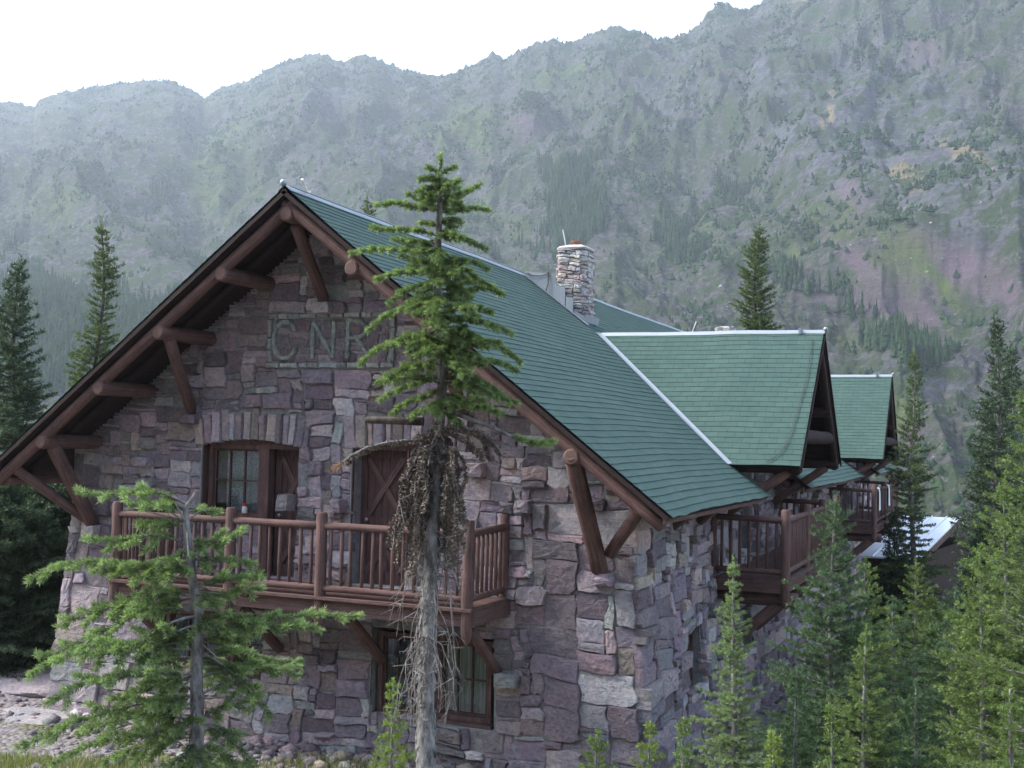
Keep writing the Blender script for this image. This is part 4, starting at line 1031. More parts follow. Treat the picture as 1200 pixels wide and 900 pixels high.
def blobs(lst, wob=1.0):
    m_ = np.zeros(len(V)); wxx = PX + 16 * g3.ravel() + 22 * g2_.ravel() - 10; wyy = PY + 14 * fbm(PX / 30, PY / 30, o=3)
    for (x, y, sx, sy, ang, a) in lst:
        c_, s_ = math.cos(ang), math.sin(ang); dx, dy = wxx - x, wyy - y
        m_ = np.maximum(m_, a * np.exp(-(((dx * c_ + dy * s_) / sx) ** 2 + ((-dx * s_ + dy * c_) / sy) ** 2)))
    return m_
fine = fbm(am / 14, Rr / 22, o=4).ravel(); mid = fbm(am / 45, Rr / 70, o=4).ravel()
forest = blobs([(0, 420, 200, 85, -.1, 1.2), (200, 400, 150, 75, -.1, 1.1), (0, 300, 60, 60, 0, .6), (40, 345, 80, 40, .3, .8), (665, 250, 42, 75, .25, 1.1), (640, 205, 50, 30, 0, .6), (690, 195, 22, 45, 0, .9), (775, 275, 26, 22, 0, .8), (820, 310, 60, 25, .3, .65), (930, 335, 60, 20, .2, .8), (1000, 370, 60, 20, .3, .8), (1060, 410, 120, 16, .25, .8), (560, 300, 60, 30, 0, .5), (350, 200, 60, 60, 0, .45), (170, 240, 60, 50, 0, .45), (420, 150, 60, 40, 0, .4), (620, 300, 80, 26, 0, .6), (840, 235, 60, 30, .4, .5)])
grass = .9 * blobs([(1095, 330, 12, 75, -.75, 1.2), (1040, 275, 40, 10, .5, 1.), (905, 285, 12, 60, -1.0, 1.), (975, 240, 10, 50, -.9, .8), (255, 205, 55, 85, .1, 1.), (60, 240, 60, 50, 0, .8), (130, 330, 70, 50, 0, .7), (540, 150, 40, 45, .6, 1.), (650, 85, 70, 18, -.3, .9), (740, 165, 60, 35, .3, .6), (580, 260, 60, 40, .4, .8), (880, 300, 110, 28, .5, .9), (1070, 300, 60, 60, .8, .8), (960, 250, 60, 25, .5, .8), (1000, 400, 90, 30, .2, .8), (1160, 290, 60, 20, .2, .5), (730, 320, 80, 30, .2, .7), (240, 110, 60, 12, 0, .7), (700, 60, 50, 12, 0, .5), (1050, 480, 80, 40, 0, .7)])
scree = blobs([(1030, 330, 22, 95, -.9, 1.2), (1150, 330, 75, 28, .45, 1.3), (1130, 320, 120, 48, .35, 1.1), (930, 330, 70, 30, .6, .9), (1060, 370, 120, 25, .35, .9), (700, 300, 60, 50, .6, .7), (480, 260, 80, 50, .5, .5), (990, 240, 50, 60, .6, .6), (600, 150, 60, 30, .2, .5), (350, 120, 40, 40, 0, .4), (1090, 60, 90, 40, .4, .5), (1080, 500, 90, 60, 0, .6)])
cliff = blobs([(905, 90, 60, 40, .3, .9), (1060, 150, 130, 90, .3, 1.2), (1000, 170, 130, 75, .2, 1.1), (1130, 220, 120, 80, .3, 1.1), (790, 110, 60, 60, 0, .7), (1070, 440, 110, 26, .3, 1.), (980, 60, 120, 60, 0, .6), (390, 110, 60, 35, 0, .7), (690, 70, 90, 20, -.2, .5), (160, 250, 50, 40, 0, .4), (950, 420, 60, 30, .2, .7)])
ochre = blobs([(1060, 205, 30, 22, .4, 1.), (1135, 178, 40, 14, .3, 1.), (970, 130, 14, 26, 0, .7), (950, 2, 22, 5, 0, 1.2), (1105, 165, 30, 12, 0, .6)])
fo = np.clip((forest + .35 * mid + .22 * fine - .55) * 4, 0, 1); gs = np.clip((grass + .5 * mid + .25 * fine - .42) * 3, 0, 1); sc_ = np.clip((scree + .4 * mid - .45) * 3, 0, 1)
cl = np.clip((cliff + .3 * mid - .4) * 3, 0, 1); oc = np.clip((ochre + .6 * fine - .45) * 3, 0, 1)
me = np_mesh('mountain', V, Q, attrs={'forest': fo, 'grass': gs, 'scree': sc_, 'cliff': cl, 'ochre': oc}, smooth=True)
M = NT('mountain'); v = M.coords()
r1 = M.noise(v, .045, 8, .7); r2 = M.noise(v, .28, 6, .75); st = M.noise(M.coords(scale=(.3, .3, 3.2)), .12, 6, .7, dist=.7); r3 = M.noise(v, .9, 4, .7)
vs_ = M.noise(M.coords(scale=(1, 1, .18)), .2, 6, .75)
rock = M.mix(r1, (.046, .046, .054), (.18, .165, .18)); rock = M.mix(M.ramp(M.noise(v, .02, 6, .7), [(.42, (0, 0, 0)), (.60, (.55, .55, .55))]), rock, (.080, .105, .045)); rock = M.mix(.75, rock, M.mix(1, rock, M.ramp(r2, [(.34, (.22, .23, .26)), (.5, (.9, .9, .9)), (.68, (2.3, 2.15, 2.05))]), 'MULTIPLY'))
cf = M.mix(.8, (.125, .128, .145, 1), M.mix(1, (.13, .13, .145, 1), M.ramp(M.mix(.5, st, vs_), [(.36, (.35, .36, .42)), (.5, (1, 1, 1)), (.64, (1.9, 1.85, 1.8))]), 'MULTIPLY'))
c = M.mix(M.attr('cliff'), rock, cf)
scol_ = M.mix(r2, (.13, .09, .115), (.235, .175, .205)); c = M.mix(M.math('MULTIPLY', M.attr('scree'), .85), c, scol_)
c = M.mix(M.math('MULTIPLY', M.attr('ochre'), .8), c, M.mix(r2, (.22, .17, .09), (.42, .33, .2)))
gcol = M.mix(r2, (.075, .11, .034), (.155, .19, .075)); gm = M.math('MULTIPLY', M.attr('grass'), M.ramp(M.math('ADD', M.math('MULTIPLY', r2, .5), M.math('MULTIPLY', r1, .5)), [(.36, (.35, .35, .35)), (.50, (1, 1, 1))]))
c = M.mix(gm, c, gcol)
shr = M.math('MULTIPLY', M.ramp(M.noise(v, .05, 8, .8), [(.48, (0, 0, 0)), (.54, (1, 1, 1))]), M.math('SUBTRACT', 1, M.math('MULTIPLY', M.attr('scree'), .7)))
c = M.mix(M.math('MULTIPLY', shr, .9), c, M.mix(r3, (.028, .05, .022), (.085, .12, .045)))
c = M.mix(M.attr('forest'), c, M.mix(r3, (.022, .04, .02), (.075, .105, .045)))
sp = M.ramp(M.noise(v, .42, 4, .85), [(.67, (0, 0, 0)), (.71, (1, 1, 1))]); c = M.mix(M.math('MULTIPLY', sp, .7), c, (.42, .40, .40))
nb = M.bump(M.math('ADD', r2, st), 1.0, 5.0, M.bump(r3, .9, 1.6, M.bump(r1, .8, 14.0)))
M.bsdf(c, .95, nb, spec=.05)
mt = link('mountain', me, M.m); tag(mt, kind='structure')
mt.data.polygons.foreach_set('use_smooth', [True] * len(mt.data.polygons))

# far conifers and shrubs growing on the mountainside: one wood, one scatter of scrub
def far_trees(name, idx, hlo, hhi, wr, mat, seg=6, tiers=4):
    P = V[idx] + np.c_[rng.uniform(-3, 3, (len(idx), 2)), np.full(len(idx), -.5)]; n = len(P)
    H = rng.uniform(hlo, hhi, n); Wd = H * wr * rng.uniform(.7, 1.3, n)
    vs = []; 
    for t in range(tiers):
        z0 = .08 + .9 * t / tiers; z1 = min(1, z0 + 1.5 / tiers); w = (1 - z0) ** .9
        an = rng.uniform(0, 6.28, n)
        for k in range(seg):
            a = an + 2 * math.pi * k / seg; rr = Wd * w * rng.uniform(.6, 1.25, n)
            vs.append(P + np.c_[np.cos(a) * rr, np.sin(a) * rr, H * (z0 + rng.uniform(-.04, .02, n))])
        vs.append(P + np.c_[np.zeros((n, 2)), H * z1])
    A = np.stack(vs, 1); K = tiers * (seg + 1); base = (np.arange(n) * K)[:, None, None]
    T_ = np.array([(t * (seg + 1) + k, t * (seg + 1) + (k + 1) % seg, t * (seg + 1) + seg) for t in range(tiers) for k in range(seg)])
    return np_mesh(name, A.reshape(-1, 3), None, (T_[None] + base).reshape(-1, 3), attrs={'tint': np.repeat(rng.uniform(0, 1, n), K)})
inview = (PX > -60) & (PX < 1260) & (PY > -20) & (PY < 640) & (S.ravel() < 1.01)
wgt = fo * Rr.ravel() * inview; wgt /= wgt.sum()
idx = rng.choice(len(V), 13000, p=wgt)
MF_ = NT('far_conifer'); MF_.bsdf(MF_.mix(MF_.attr('tint'), (.010, .022, .012), (.032, .055, .022)), 1.0, spec=0); M_far = MF_.m
tag(link('mountain_forest', far_trees('mountain_forest', idx, 4, 12, .16, None), M_far), kind='stuff')
wgt = (np.clip(mid * .7 + fine * 1.2 + .02, 0, 1) ** 1.5 * (1 - .95 * sc_) * (1 - .4 * cl) + .008) * Rr.ravel() * inview; wgt /= wgt.sum()
idx = rng.choice(len(V), 36000, p=wgt)
tag(link('mountain_scrub', far_trees('mountain_scrub', idx, 1.2, 4.5, .5, None, 5, 2), M_far), kind='stuff')
# scattered pale blocks on the screes
wgt = (sc_ + .25) * Rr.ravel() * inview * (PY > 120); wgt /= wgt.sum(); idx = rng.choice(len(V), 1500, p=wgt)
tag(link('mountain_rocks', rocks('mountain_rocks', V[idx], rng.lognormal(-.7, .4, 1500).clip(.3, 1.2), None), M_stone), kind='stuff')
# ================================================================== conifers
def seg_tubes(P0, P1, r0, r1, n=4):
    d = P1 - P0; L = np.linalg.norm(d, axis=1, keepdims=True) + 1e-9; d = d / L
    a = np.where(np.abs(d[:, 2:3]) < .9, np.array([[0, 0, 1.]]), np.array([[1., 0, 0]])); u = np.cross(d, a); u /= np.linalg.norm(u, axis=1, keepdims=True) + 1e-9; w = np.cross(d, u)
    r0 = np.broadcast_to(r0, (len(P0),)); r1 = np.broadcast_to(r1, (len(P0),)); vs = []
    for P_, r_ in ((P0, r0), (P1, r1)):
        for k in range(n):
            t = 2 * math.pi * k / n; vs.append(P_ + (u * math.cos(t) + w * math.sin(t)) * r_[:, None])
    A = np.stack(vs, 1).reshape(-1, 3); b = (np.arange(len(P0)) * 2 * n)[:, None]
    Q = np.concatenate([np.concatenate([b + k, b + (k + 1) % n, b + n + (k + 1) % n, b + n + k], 1) for k in range(n)])
    return A, Q
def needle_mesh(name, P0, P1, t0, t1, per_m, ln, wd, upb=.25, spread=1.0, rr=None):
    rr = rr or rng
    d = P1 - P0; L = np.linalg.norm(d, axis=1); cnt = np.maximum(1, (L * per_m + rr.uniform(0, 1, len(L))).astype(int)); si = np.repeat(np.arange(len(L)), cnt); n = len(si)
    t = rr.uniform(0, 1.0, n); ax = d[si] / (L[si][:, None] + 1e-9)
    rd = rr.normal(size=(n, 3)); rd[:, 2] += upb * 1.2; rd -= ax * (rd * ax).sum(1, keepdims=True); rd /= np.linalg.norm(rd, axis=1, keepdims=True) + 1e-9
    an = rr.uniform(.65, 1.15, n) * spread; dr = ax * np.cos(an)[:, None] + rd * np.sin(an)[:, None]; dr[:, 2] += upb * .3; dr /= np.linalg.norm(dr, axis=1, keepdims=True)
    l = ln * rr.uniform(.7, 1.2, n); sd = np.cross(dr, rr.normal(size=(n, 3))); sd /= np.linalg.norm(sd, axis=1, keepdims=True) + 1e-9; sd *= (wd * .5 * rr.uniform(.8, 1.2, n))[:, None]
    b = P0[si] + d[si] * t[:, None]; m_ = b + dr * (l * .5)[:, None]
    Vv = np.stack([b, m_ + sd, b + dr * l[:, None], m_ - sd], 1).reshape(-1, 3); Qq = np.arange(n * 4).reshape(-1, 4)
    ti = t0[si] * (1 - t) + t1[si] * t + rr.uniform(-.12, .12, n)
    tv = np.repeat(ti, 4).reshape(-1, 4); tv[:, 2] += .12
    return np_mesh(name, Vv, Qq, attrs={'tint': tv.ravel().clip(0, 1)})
def grow_branch(path, rr, twl, sp, tint_base, out, wood, r_b, sub=True, t_start=.15, flat=.25, tip=.38, ang=.95):
    """path (k,3). adds needled segments to out, woody ones to wood"""
    path = np.asarray(path); k = len(path); L = np.linalg.norm(np.diff(path, axis=0), axis=1).sum()
    for i in range(k - 1):
        t = i / (k - 1); wood.append((path[i], path[i + 1], r_b * (1 - .85 * t), r_b * (1 - .85 * (t + 1 / (k - 1)))))
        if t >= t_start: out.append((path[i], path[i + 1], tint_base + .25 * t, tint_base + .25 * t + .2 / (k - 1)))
    n = max(2, int(L * (1 - t_start) / sp)); side = rr.choice((-1, 1))
    for j in range(n):
        t = t_start + (1 - t_start) * (j + rr.uniform(0, .8)) / n
        f = min(t, .999) * (k - 1); i = int(f); p = path[i] + (path[i + 1] - path[i]) * (f - i); ax = path[i + 1] - path[i]; ax = ax / (np.linalg.norm(ax) + 1e-9)
        sv = np.cross(ax, (0, 0, 1)); sv /= np.linalg.norm(sv) + 1e-9; side = -side
        up = np.cross(sv, ax)
        l = twl * (1 - t * .72) * rr.uniform(.6, 1.15) * min(1, t / .3 + .35)
        dd = ax * math.cos(ang) + sv * side * math.sin(ang) + up * rr.uniform(-flat, flat * .6); dd /= np.linalg.norm(dd)
        q = p + dd * l; q[2] += l * rr.uniform(-.08, .06); tb = tint_base + .18 * t
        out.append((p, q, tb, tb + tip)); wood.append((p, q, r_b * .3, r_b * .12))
        if sub and l > sp * 1.6:
            ns = int(l / (sp * .95))
            for s_ in range(ns):
                u = .3 + .6 * (s_ + rr.uniform(0, .6)) / ns; sd2 = 1 if s_ % 2 else -1; l2 = l * .42 * (1.15 - u) * rr.uniform(.7, 1.2)
                sv2 = np.cross(dd, up); d2 = dd * .68 + sv2 * sd2 * .72 + up * rr.uniform(-.15, .1); d2 /= np.linalg.norm(d2)
                pp = p + (q - p) * u; out.append((pp, pp + d2 * l2, tb + .05, tb + .4))
def bent(p, q, rise, sagv, n=7):
    """polyline p->q, leaves with given rise then bends"""
    p = np.asarray(p, float); q = np.asarray(q, float); L = np.linalg.norm(q - p); t = np.linspace(0, 1, n)[:, None]
    P_ = p + (q - p) * t; P_[:, 2] += (4 * t * (1 - t) * rise * L).ravel() + sagv * L * np.sin(t.ravel() * 6.28) * .5; return P_
def make_tree(base, H, trunk, segs, wood, lod, mf, mbk, label, cat='fir tree', group=None, name='fir_tree', needle=None, parts=True):
    root = empty(name, base, label, cat, group)
    base = np.array(base)
    mb = MB(); mb.tube([np.array(p) for p, r in trunk], [r for p, r in trunk], 10 if lod == 0 else 6, True, .03); mb.build('trunk', mbk, root, smooth=True)
    P0 = np.array([s_[0] for s_ in segs]); P1 = np.array([s_[1] for s_ in segs]); a = np.array([s_[2] for s_ in segs]); b = np.array([s_[3] for s_ in segs])
    pm, ln, wd = needle or {0: (700, .028, .0045), 1: (400, .040, .0072), 2: (130, .085, .022), 3: (40, .12, .04)}[lod]
    me = needle_mesh('foliage', P0, P1, a, b, pm, ln, wd); link('foliage', me, mf, root)
    if wood and lod < 3 and not (0 < H < 2.3):
        Wp = [np.array([w[i] for w in wood]) for i in range(4)]; A, Q_ = seg_tubes(Wp[0], Wp[1], Wp[2], Wp[3], 5 if lod == 0 else 3); link('branch', np_mesh('branch', A, Q_, smooth=True), mbk, root)
    return root
def auto_tree(base, H, Rb, label, lod=1, mf=None, mbk=None, seed=0, z0=.06, dens=1.0, droop=.25, top_up=.5, cat='fir tree', group=None, shape=.8, bare=0, lean=(0, 0), name='fir_tree', tr=None, ragged=.25):
    rr = np.random.default_rng(seed); segs = []; wood = []
    sp = {0: .045, 1: .07, 2: .11, 3: .22}[lod] / dens; wh = {0: .13, 1: .20, 2: .16, 3: .33}[lod] / dens; nb = {0: 5, 1: 6, 2: 7, 3: 6}[lod]
    wh *= max(.6, min(1.3, H / 7))
    tr = tr or (.012 * H + .008)
    ax = lambda z: np.array((lean[0] * (z / H) ** 1.5, lean[1] * (z / H) ** 1.5, z)) + np.array((.006 * H * math.sin(z * 1.3 + seed), .006 * H * math.cos(z * 1.1 + seed), 0))
    trunk = [(ax(z), max(.006, tr * (1 - z / H) ** .9)) for z in np.linspace(-.3, H, 14) if True]
    trunk = [(ax(max(z, 0)) + (0, 0, min(z, 0)), tr * (1 - max(z, 0) / H) ** .9 + .004) for z in np.linspace(-.4, H * .985, 16)]
    z = H * z0; ph = rr.uniform(0, 6.28)
    seg_n = 5 if lod < 2 else 3
    rag = 1.0
    while z < H * .975:
        h = 1 - z / H; Lm = Rb * (min(1, h * 1.05) ** shape) * (1 - .25 * max(0, h - .8) / .2); rag = .6 * rag + .4 * rr.uniform(1 - ragged * 1.6, 1 + ragged)
        nbr = max(3, int(nb * (.7 + .5 * h)))
        for k in range(nbr):
            a = ph + 6.283 * k / nbr + rr.uniform(-.35, .35); L = max(.04, Lm * rag * rr.uniform(.5, 1.2))
            if rr.random() < bare: continue
            rise = top_up * (1 - h) ** 1.2 - droop * min(1, h * 1.6)
            p = ax(z + rr.uniform(-.3, .3) * wh); t = np.linspace(0, 1, seg_n + 1)
            path = p + np.stack([np.cos(a) * L * t, np.sin(a) * L * t, L * (rise * t + (.25 * droop + .06) * t * t)], 1)
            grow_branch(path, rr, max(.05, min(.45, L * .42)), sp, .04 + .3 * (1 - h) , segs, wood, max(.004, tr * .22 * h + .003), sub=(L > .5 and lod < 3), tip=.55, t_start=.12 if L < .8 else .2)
        ph += 1.1; z += wh * rr.uniform(.75, 1.25) * (.6 + .5 * h)
    # leader
    tp = ax(H); segs.append((ax(H * .93), tp + (0, 0, .02), .5, .8))
    return make_tree(base, H, trunk, segs, wood, lod, mf or M_fol, mbk or M_barkg, label, cat, group, name)
def place(px, py_top, dist, z_extra=0):
    """ground position and height of a tree whose tip is seen at a pixel"""
    tip = at(px, py_top, dist); g = float(gz(tip[0], tip[1])); return (tip[0], tip[1], g), float(tip[2] - g)

# --- the fir in front of the chalet: green above, dead and lichen hung below
rr = np.random.default_rng(11); DT = 7.2
tb = at(503, 1010, DT); base = np.array((tb[0], tb[1], float(gz(tb[0], tb[1]))))
L3 = lambda px, py, dd=0: at(px, py, DT + dd) - base
tpts = [(503, 1100, 13), (499, 900, 11), (499, 820, 10), (501, 740, 9.2), (504, 660, 8.6), (509, 590, 7.8), (512, 540, 7.4), (515, 490, 6.6), (519, 440, 5.6), (516, 380, 5.4), (512, 320, 4.6), (514, 270, 3.8), (516, 225, 3.0), (516, 195, 2), (516, 181, 1)]
trunk = [(L3(x, y), w / FPX * DT) for x, y, w in tpts]
def trunk_at(py):
    ys = np.array([t[1] for t in tpts][::-1], float); xs = np.array([t[0] for t in tpts][::-1], float); return float(np.interp(py, ys, xs))
segs = []; wood = []
B = [ # attach y, tip x, tip y, rise, twig len m
 (205, 500, 196, .1, .05), (205, 534, 196, .1, .05), (215, 497, 210, .1, .06), (218, 540, 212, 0, .07), (232, 492, 228, .1, .07), (240, 563, 216, -.05, .09), (236, 545, 226, 0, .09), (246, 440, 241, .06, .11), (248, 572, 247, .05, .10), (242, 478, 228, .0, .10), (262, 492, 262, 0, .08),
 (276, 434, 267, .05, .11), (270, 570, 292, .06, .09), (294, 411, 297, .05, .11), (290, 460, 280, .05, .09), (300, 572, 316, .08, .12), (318, 439, 328, .08, .12), (305, 590, 346, .1, .12), (312, 470, 300, 0, .1), (340, 560, 330, .03, .12), (350, 431, 387, .12, .13), (345, 588, 344, .1, .12), (360, 575, 366, .1, .14), (372, 600, 392, .1, .15), (368, 470, 362, .04, .12), (385, 421, 428, .12, .14), (388, 610, 425, .1, .16), (380, 560, 372, .1, .15), (400, 452, 406, .08, .14), (410, 585, 402, .05, .16), (420, 606, 436, .08, .16),
 (425, 455, 447, .08, .14), (430, 596, 470, .1, .16), (440, 445, 470, .08, .13), (450, 606, 473, .05, .15), (450, 540, 440, 0, .16), (455, 458, 487, .08, .13), (460, 560, 478, 0, .16), (470, 590, 486, .04, .14), (470, 480, 490, 0, .13), (475, 540, 500, 0, .14), (478, 565, 470, 0, .14)]
for (ya, tx, ty, rise, tw) in B:
    L = abs(tx - trunk_at(ya)) / FPX * DT; dd = rr.uniform(-.8, .8) * L
    P_ = bent(L3(trunk_at(ya), ya), L3(tx, ty, dd), rise * .6, rr.uniform(-.1, .05))
    grow_branch(P_, rr, tw * .82, .040, .20 + .15 * (480 - ya) / 300, segs, wood, .009, sub=False, tip=.62, t_start=.06, flat=.35, ang=.85)
for i in range(60):   # branches towards and away from the camera
    ya = rr.uniform(205, 482); Lm = (.10 + .40 * min(1, (ya - 190) / 170)) * rr.uniform(.6, 1.05); a = rr.choice((-1, 1)) * rr.uniform(.5, 1.0)
    p = L3(trunk_at(ya), ya); sd = CR * math.cos(a * 1.57) * rr.choice((-1, 1)) + CF * math.sin(a * 1.57); sd[2] = 0
    q = p + sd * Lm + np.array((0, 0, -Lm * rr.uniform(-.05, .45)))
    P_ = bent(p, q, .08, 0); grow_branch(P_, rr, .10 + .04 * (ya > 340), .052, .02 + .15 * (480 - ya) / 300, segs, wood, .007, sub=False, tip=.5, t_start=.1, flat=.5, ang=.85)
segs.append((L3(516, 198), L3(516, 180), .7, .9))
# the low live branch at the right
P_ = np.array([L3(520, 478), L3(548, 490, -.05), L3(575, 500, -.1), L3(600, 512, -.12), L3(625, 520, -.12), L3(648, 518, -.1)]); wood += [(P_[i], P_[i + 1], .016 - .002 * i, .014 - .002 * i) for i in range(5)]
grow_branch(P_[3:], rr, .15, .03, .45, segs, wood, .006, sub=False, t_start=0, flat=.5)
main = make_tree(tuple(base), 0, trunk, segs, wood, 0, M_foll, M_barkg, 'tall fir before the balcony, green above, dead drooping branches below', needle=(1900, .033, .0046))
# dead clumps, bare twigs
ds = []; dw = []; osg = []; tw = []
def droopy(x0, y0, x1, y1, x2, y2, dd, n=7):
    a, b, c = L3(x0, y0, dd * .2), L3(x1, y1, dd * .8), L3(x2, y2, dd); t = np.linspace(0, 1, n)[:, None]; return (1 - t) ** 2 * a + 2 * t * (1 - t) * b + t * t * c
for i in range(80):
    y0 = rr.uniform(492, 560); sgn = rr.choice((-1, 1)); w = rr.uniform(8, 44 if sgn < 0 else 34) * (.55 + .45 * rr.random()); y2 = rr.uniform(580, 672)
    P_ = droopy(trunk_at(y0), y0, trunk_at(y0) + sgn * w * 1.0, y0 + 12, trunk_at(y2) + sgn * w * rr.uniform(.85, 1.35), y2, rr.uniform(-.22, .18))
    P_[1:] += rr.normal(size=(6, 3)) * .016
    for k in range(6):
        if rr.random() < .78: ds.append((P_[k], P_[k + 1] + rr.normal(size=3) * .015, rr.uniform(0, 1), rr.uniform(0, 1))); dw.append((P_[k], P_[k + 1], .006 - .0006 * k, .0055 - .0006 * k))
for path in ([(505, 512), (480, 516), (455, 519), (432, 524), (414, 533), (404, 541)], [(507, 505), (492, 530), (476, 560), (470, 600), (466, 640)], [(520, 505), (548, 520), (566, 536)], [(522, 500), (560, 505), (580, 520), (588, 532)], [(540, 498), (566, 512), (574, 540)], [(500, 560), (478, 600), (462, 625)]):
    P_ = [L3(x, y, -.06) for x, y in path]
    for k in range(len(P_) - 1):
        for r_ in range(3):
            o_ = rr.normal(size=3) * .008; ds.append((P_[k] + o_, P_[k + 1] + o_, .3, .7))
        dw.append((P_[k], P_[k + 1], .011, .009))
P_ = [L3(412, 534, -.06), L3(402, 541, -.06), L3(392, 549, -.07)]
for r_ in range(5): 
    o_ = rr.normal(size=3) * (.02, .02, .006); osg.append((P_[1] + o_, P_[2] + o_ * 2, .4, .9))
for (x, y) in ((590, 530), (497, 470), (520, 460), (530, 480)): osg.append((L3(x, y), L3(x + 5, y + 6), .3, .8))
cols = lambda S_: (np.array([s_[0] for s_ in S_]), np.array([s_[1] for s_ in S_]), np.array([s_[2] for s_ in S_], float), np.array([s_[3] for s_ in S_], float))
a, b, c, d = cols(ds); link('dead_foliage', needle_mesh('dead_foliage', a, b, c, d, 620, .022, .013, upb=-.7, spread=1.5), M_dead, main)
a, b, c, d = cols(osg); link('dead_foliage', needle_mesh('dead_foliage', a, b, c, d, 520, .024, .004, upb=-.1), M_orange, main)
for i in range(40):   # bare grey drooping twigs
    y0 = rr.uniform(600, 780); sgn = rr.choice((-1, 1)); w = rr.uniform(6, 34); y2 = y0 + rr.uniform(50, 150)
    if y2 > 855: y2 = 855
    P_ = droopy(trunk_at(y0), y0, trunk_at(y0) + sgn * w, y0 + 5, trunk_at(y2) + sgn * w * rr.uniform(.7, 1.2), y2, rr.uniform(-.2, .18), 8)
    P_[1:] += np.cumsum(rr.normal(size=(7, 3)) * (.010, .010, .004), 0)
    for k in range(7):
        tw.append((P_[k], P_[k + 1], .0042 - .0004 * k, .0038 - .0004 * k))
        for r_ in range(2):
            if rr.random() < .6:
                e = np.array((*(rr.normal(size=2) * .05), -rr.uniform(-.01, .08))); q = P_[k] + e; tw.append((P_[k], q, .0026, .0014))
                if rr.random() < .5: tw.append((q, q + np.array((*(rr.normal(size=2) * .02), -rr.uniform(.02, .05))), .0014, .001))
P_ = [L3(522, 660, -.1), L3(528, 700, -.12), L3(531, 740, -.12), L3(534, 780, -.12), L3(528, 820, -.1), L3(520, 850, -.1)]
for k in range(5): tw.append((P_[k], P_[k + 1], .006 - .0006 * k, .0052 - .0006 * k)); [tw.append((P_[k], P_[k] + np.array((s_ * rr.uniform(.03, .08), 0, -rr.uniform(.05, .09))), .003, .0016)) for s_ in (-1, 1, .6)]
tw += [(P_1, P_2, r1_, r2_) for (P_1, P_2, r1_, r2_) in dw]
A, Q_ = seg_tubes(np.array([t_[0] for t_ in tw]), np.array([t_[1] for t_ in tw]), np.array([t_[2] for t_ in tw]), np.array([t_[3] for t_ in tw]), 5)
link('bare_twig', np_mesh('bare_twig', A, Q_, smooth=True), M_twig, main)
mb = MB(); mb.log(L3(428, 492, .05), L3(497, 494, 0), .021, 8, r2=.026); mb.build('broken_limb', M_barkd, main, smooth=True, smooth_ang=50)
# loose bark plates give the trunk a shaggy edge
vs = []; T_ = []
for i in range(900):
    y = rr.uniform(500, 900); c = L3(trunk_at(y), y); r_ = np.interp(y, [500, 900], [6.8, 11]) / FPX * DT; a = rr.uniform(0, 6.28); n_ = np.array((math.cos(a), math.sin(a), 0)); t_ = np.array((-n_[1], n_[0], 0)); w = rr.uniform(.008, .022); h_ = rr.uniform(.015, .05)
    p = c + n_ * (r_ * 1.0); vs += [p - t_ * w, p + t_ * w, p + t_ * w * .7 + n_ * rr.uniform(.002, .012) - (0, 0, h_), p - t_ * w * .7 + n_ * rr.uniform(.002, .012) - (0, 0, h_)]; T_.append((4 * i, 4 * i + 1, 4 * i + 2, 4 * i + 3))
link('bark_flake', np_mesh('bark_flake', np.array(vs), T_), M_barkg, main)

# --- the fir at lower left with the broken top
rr = np.random.default_rng(5); DL = 6.6
tb = at(230, 1050, DL); base = np.array((tb[0], tb[1], float(gz(tb[0], tb[1]))))
L3 = lambda px, py, dd=0: at(px, py, DL + dd) - base
tpts = [(232, 1150, 14), (229, 900, 8.6), (231, 840, 7.6), (230, 780, 6.8), (233, 720, 6), (227, 690, 5.4), (221, 640, 4.6), (218, 610, 3.8), (218, 595, 3.2), (226, 583, 2), (229, 576, 1)]
trunk = [(L3(x, y), w / FPX * DL) for x, y, w in tpts]
segs = []; wood = []
B = [(592, 91, 577, .12, .17), (597, 150, 592, .1, .17), (600, 190, 588, 0, .13), (600, 258, 600, .1, .1), (640, 98, 630, .10, .16), (620, 160, 612, .1, .16), (648, 287, 618, -.05, .14), (632, 262, 640, .05, .12), (672, 32, 679, .16, .2), (668, 120, 668, .1, .2), (655, 300, 662, .05, .16), (690, 308, 672, .02, .18), (700, 306, 690, .02, .14), (716, 66, 736, .18, .2), (700, 110, 710, .1, .2), (720, 48, 770, .18, .18), (728, 293, 722, .05, .15), (745, 420, 722, .10, .17), (742, 370, 735, .06, .18), (748, 290, 748, 0, .2), (762, 34, 792, .2, .2), (752, 100, 770, .14, .22), (775, 354, 775, .12, .17), (782, 352, 792, .1, .15), (775, 290, 782, 0, .2), (790, 60, 822, .15, .2), (800, 130, 818, .1, .22), (826, 20, 876, .16, .2), (830, 90, 862, .12, .2), (845, 305, 812, .0, .15), (815, 180, 830, 0, .2), (860, 120, 893, .1, .2), (850, 60, 897, .1, .18), (875, 300, 905, .1, .16)]
def trunk_at(py):
    ys = np.array([t[1] for t in tpts][::-1], float); xs = np.array([t[0] for t in tpts][::-1], float); return float(np.interp(py, ys, xs))
for (ya, tx, ty, rise, twl_) in B:
    L = abs(tx - trunk_at(ya)) / FPX * DL; dd = rr.uniform(-.55, .55) * L
    P_ = bent(L3(trunk_at(ya), ya), L3(tx, ty, dd), rise * .5, rr.uniform(-.06, .1), 9)
    grow_branch(P_, rr, twl_ * 1.2, .056, .24, segs, wood, .0075, sub=True, tip=.6, t_start=.12, flat=.7, ang=.8)
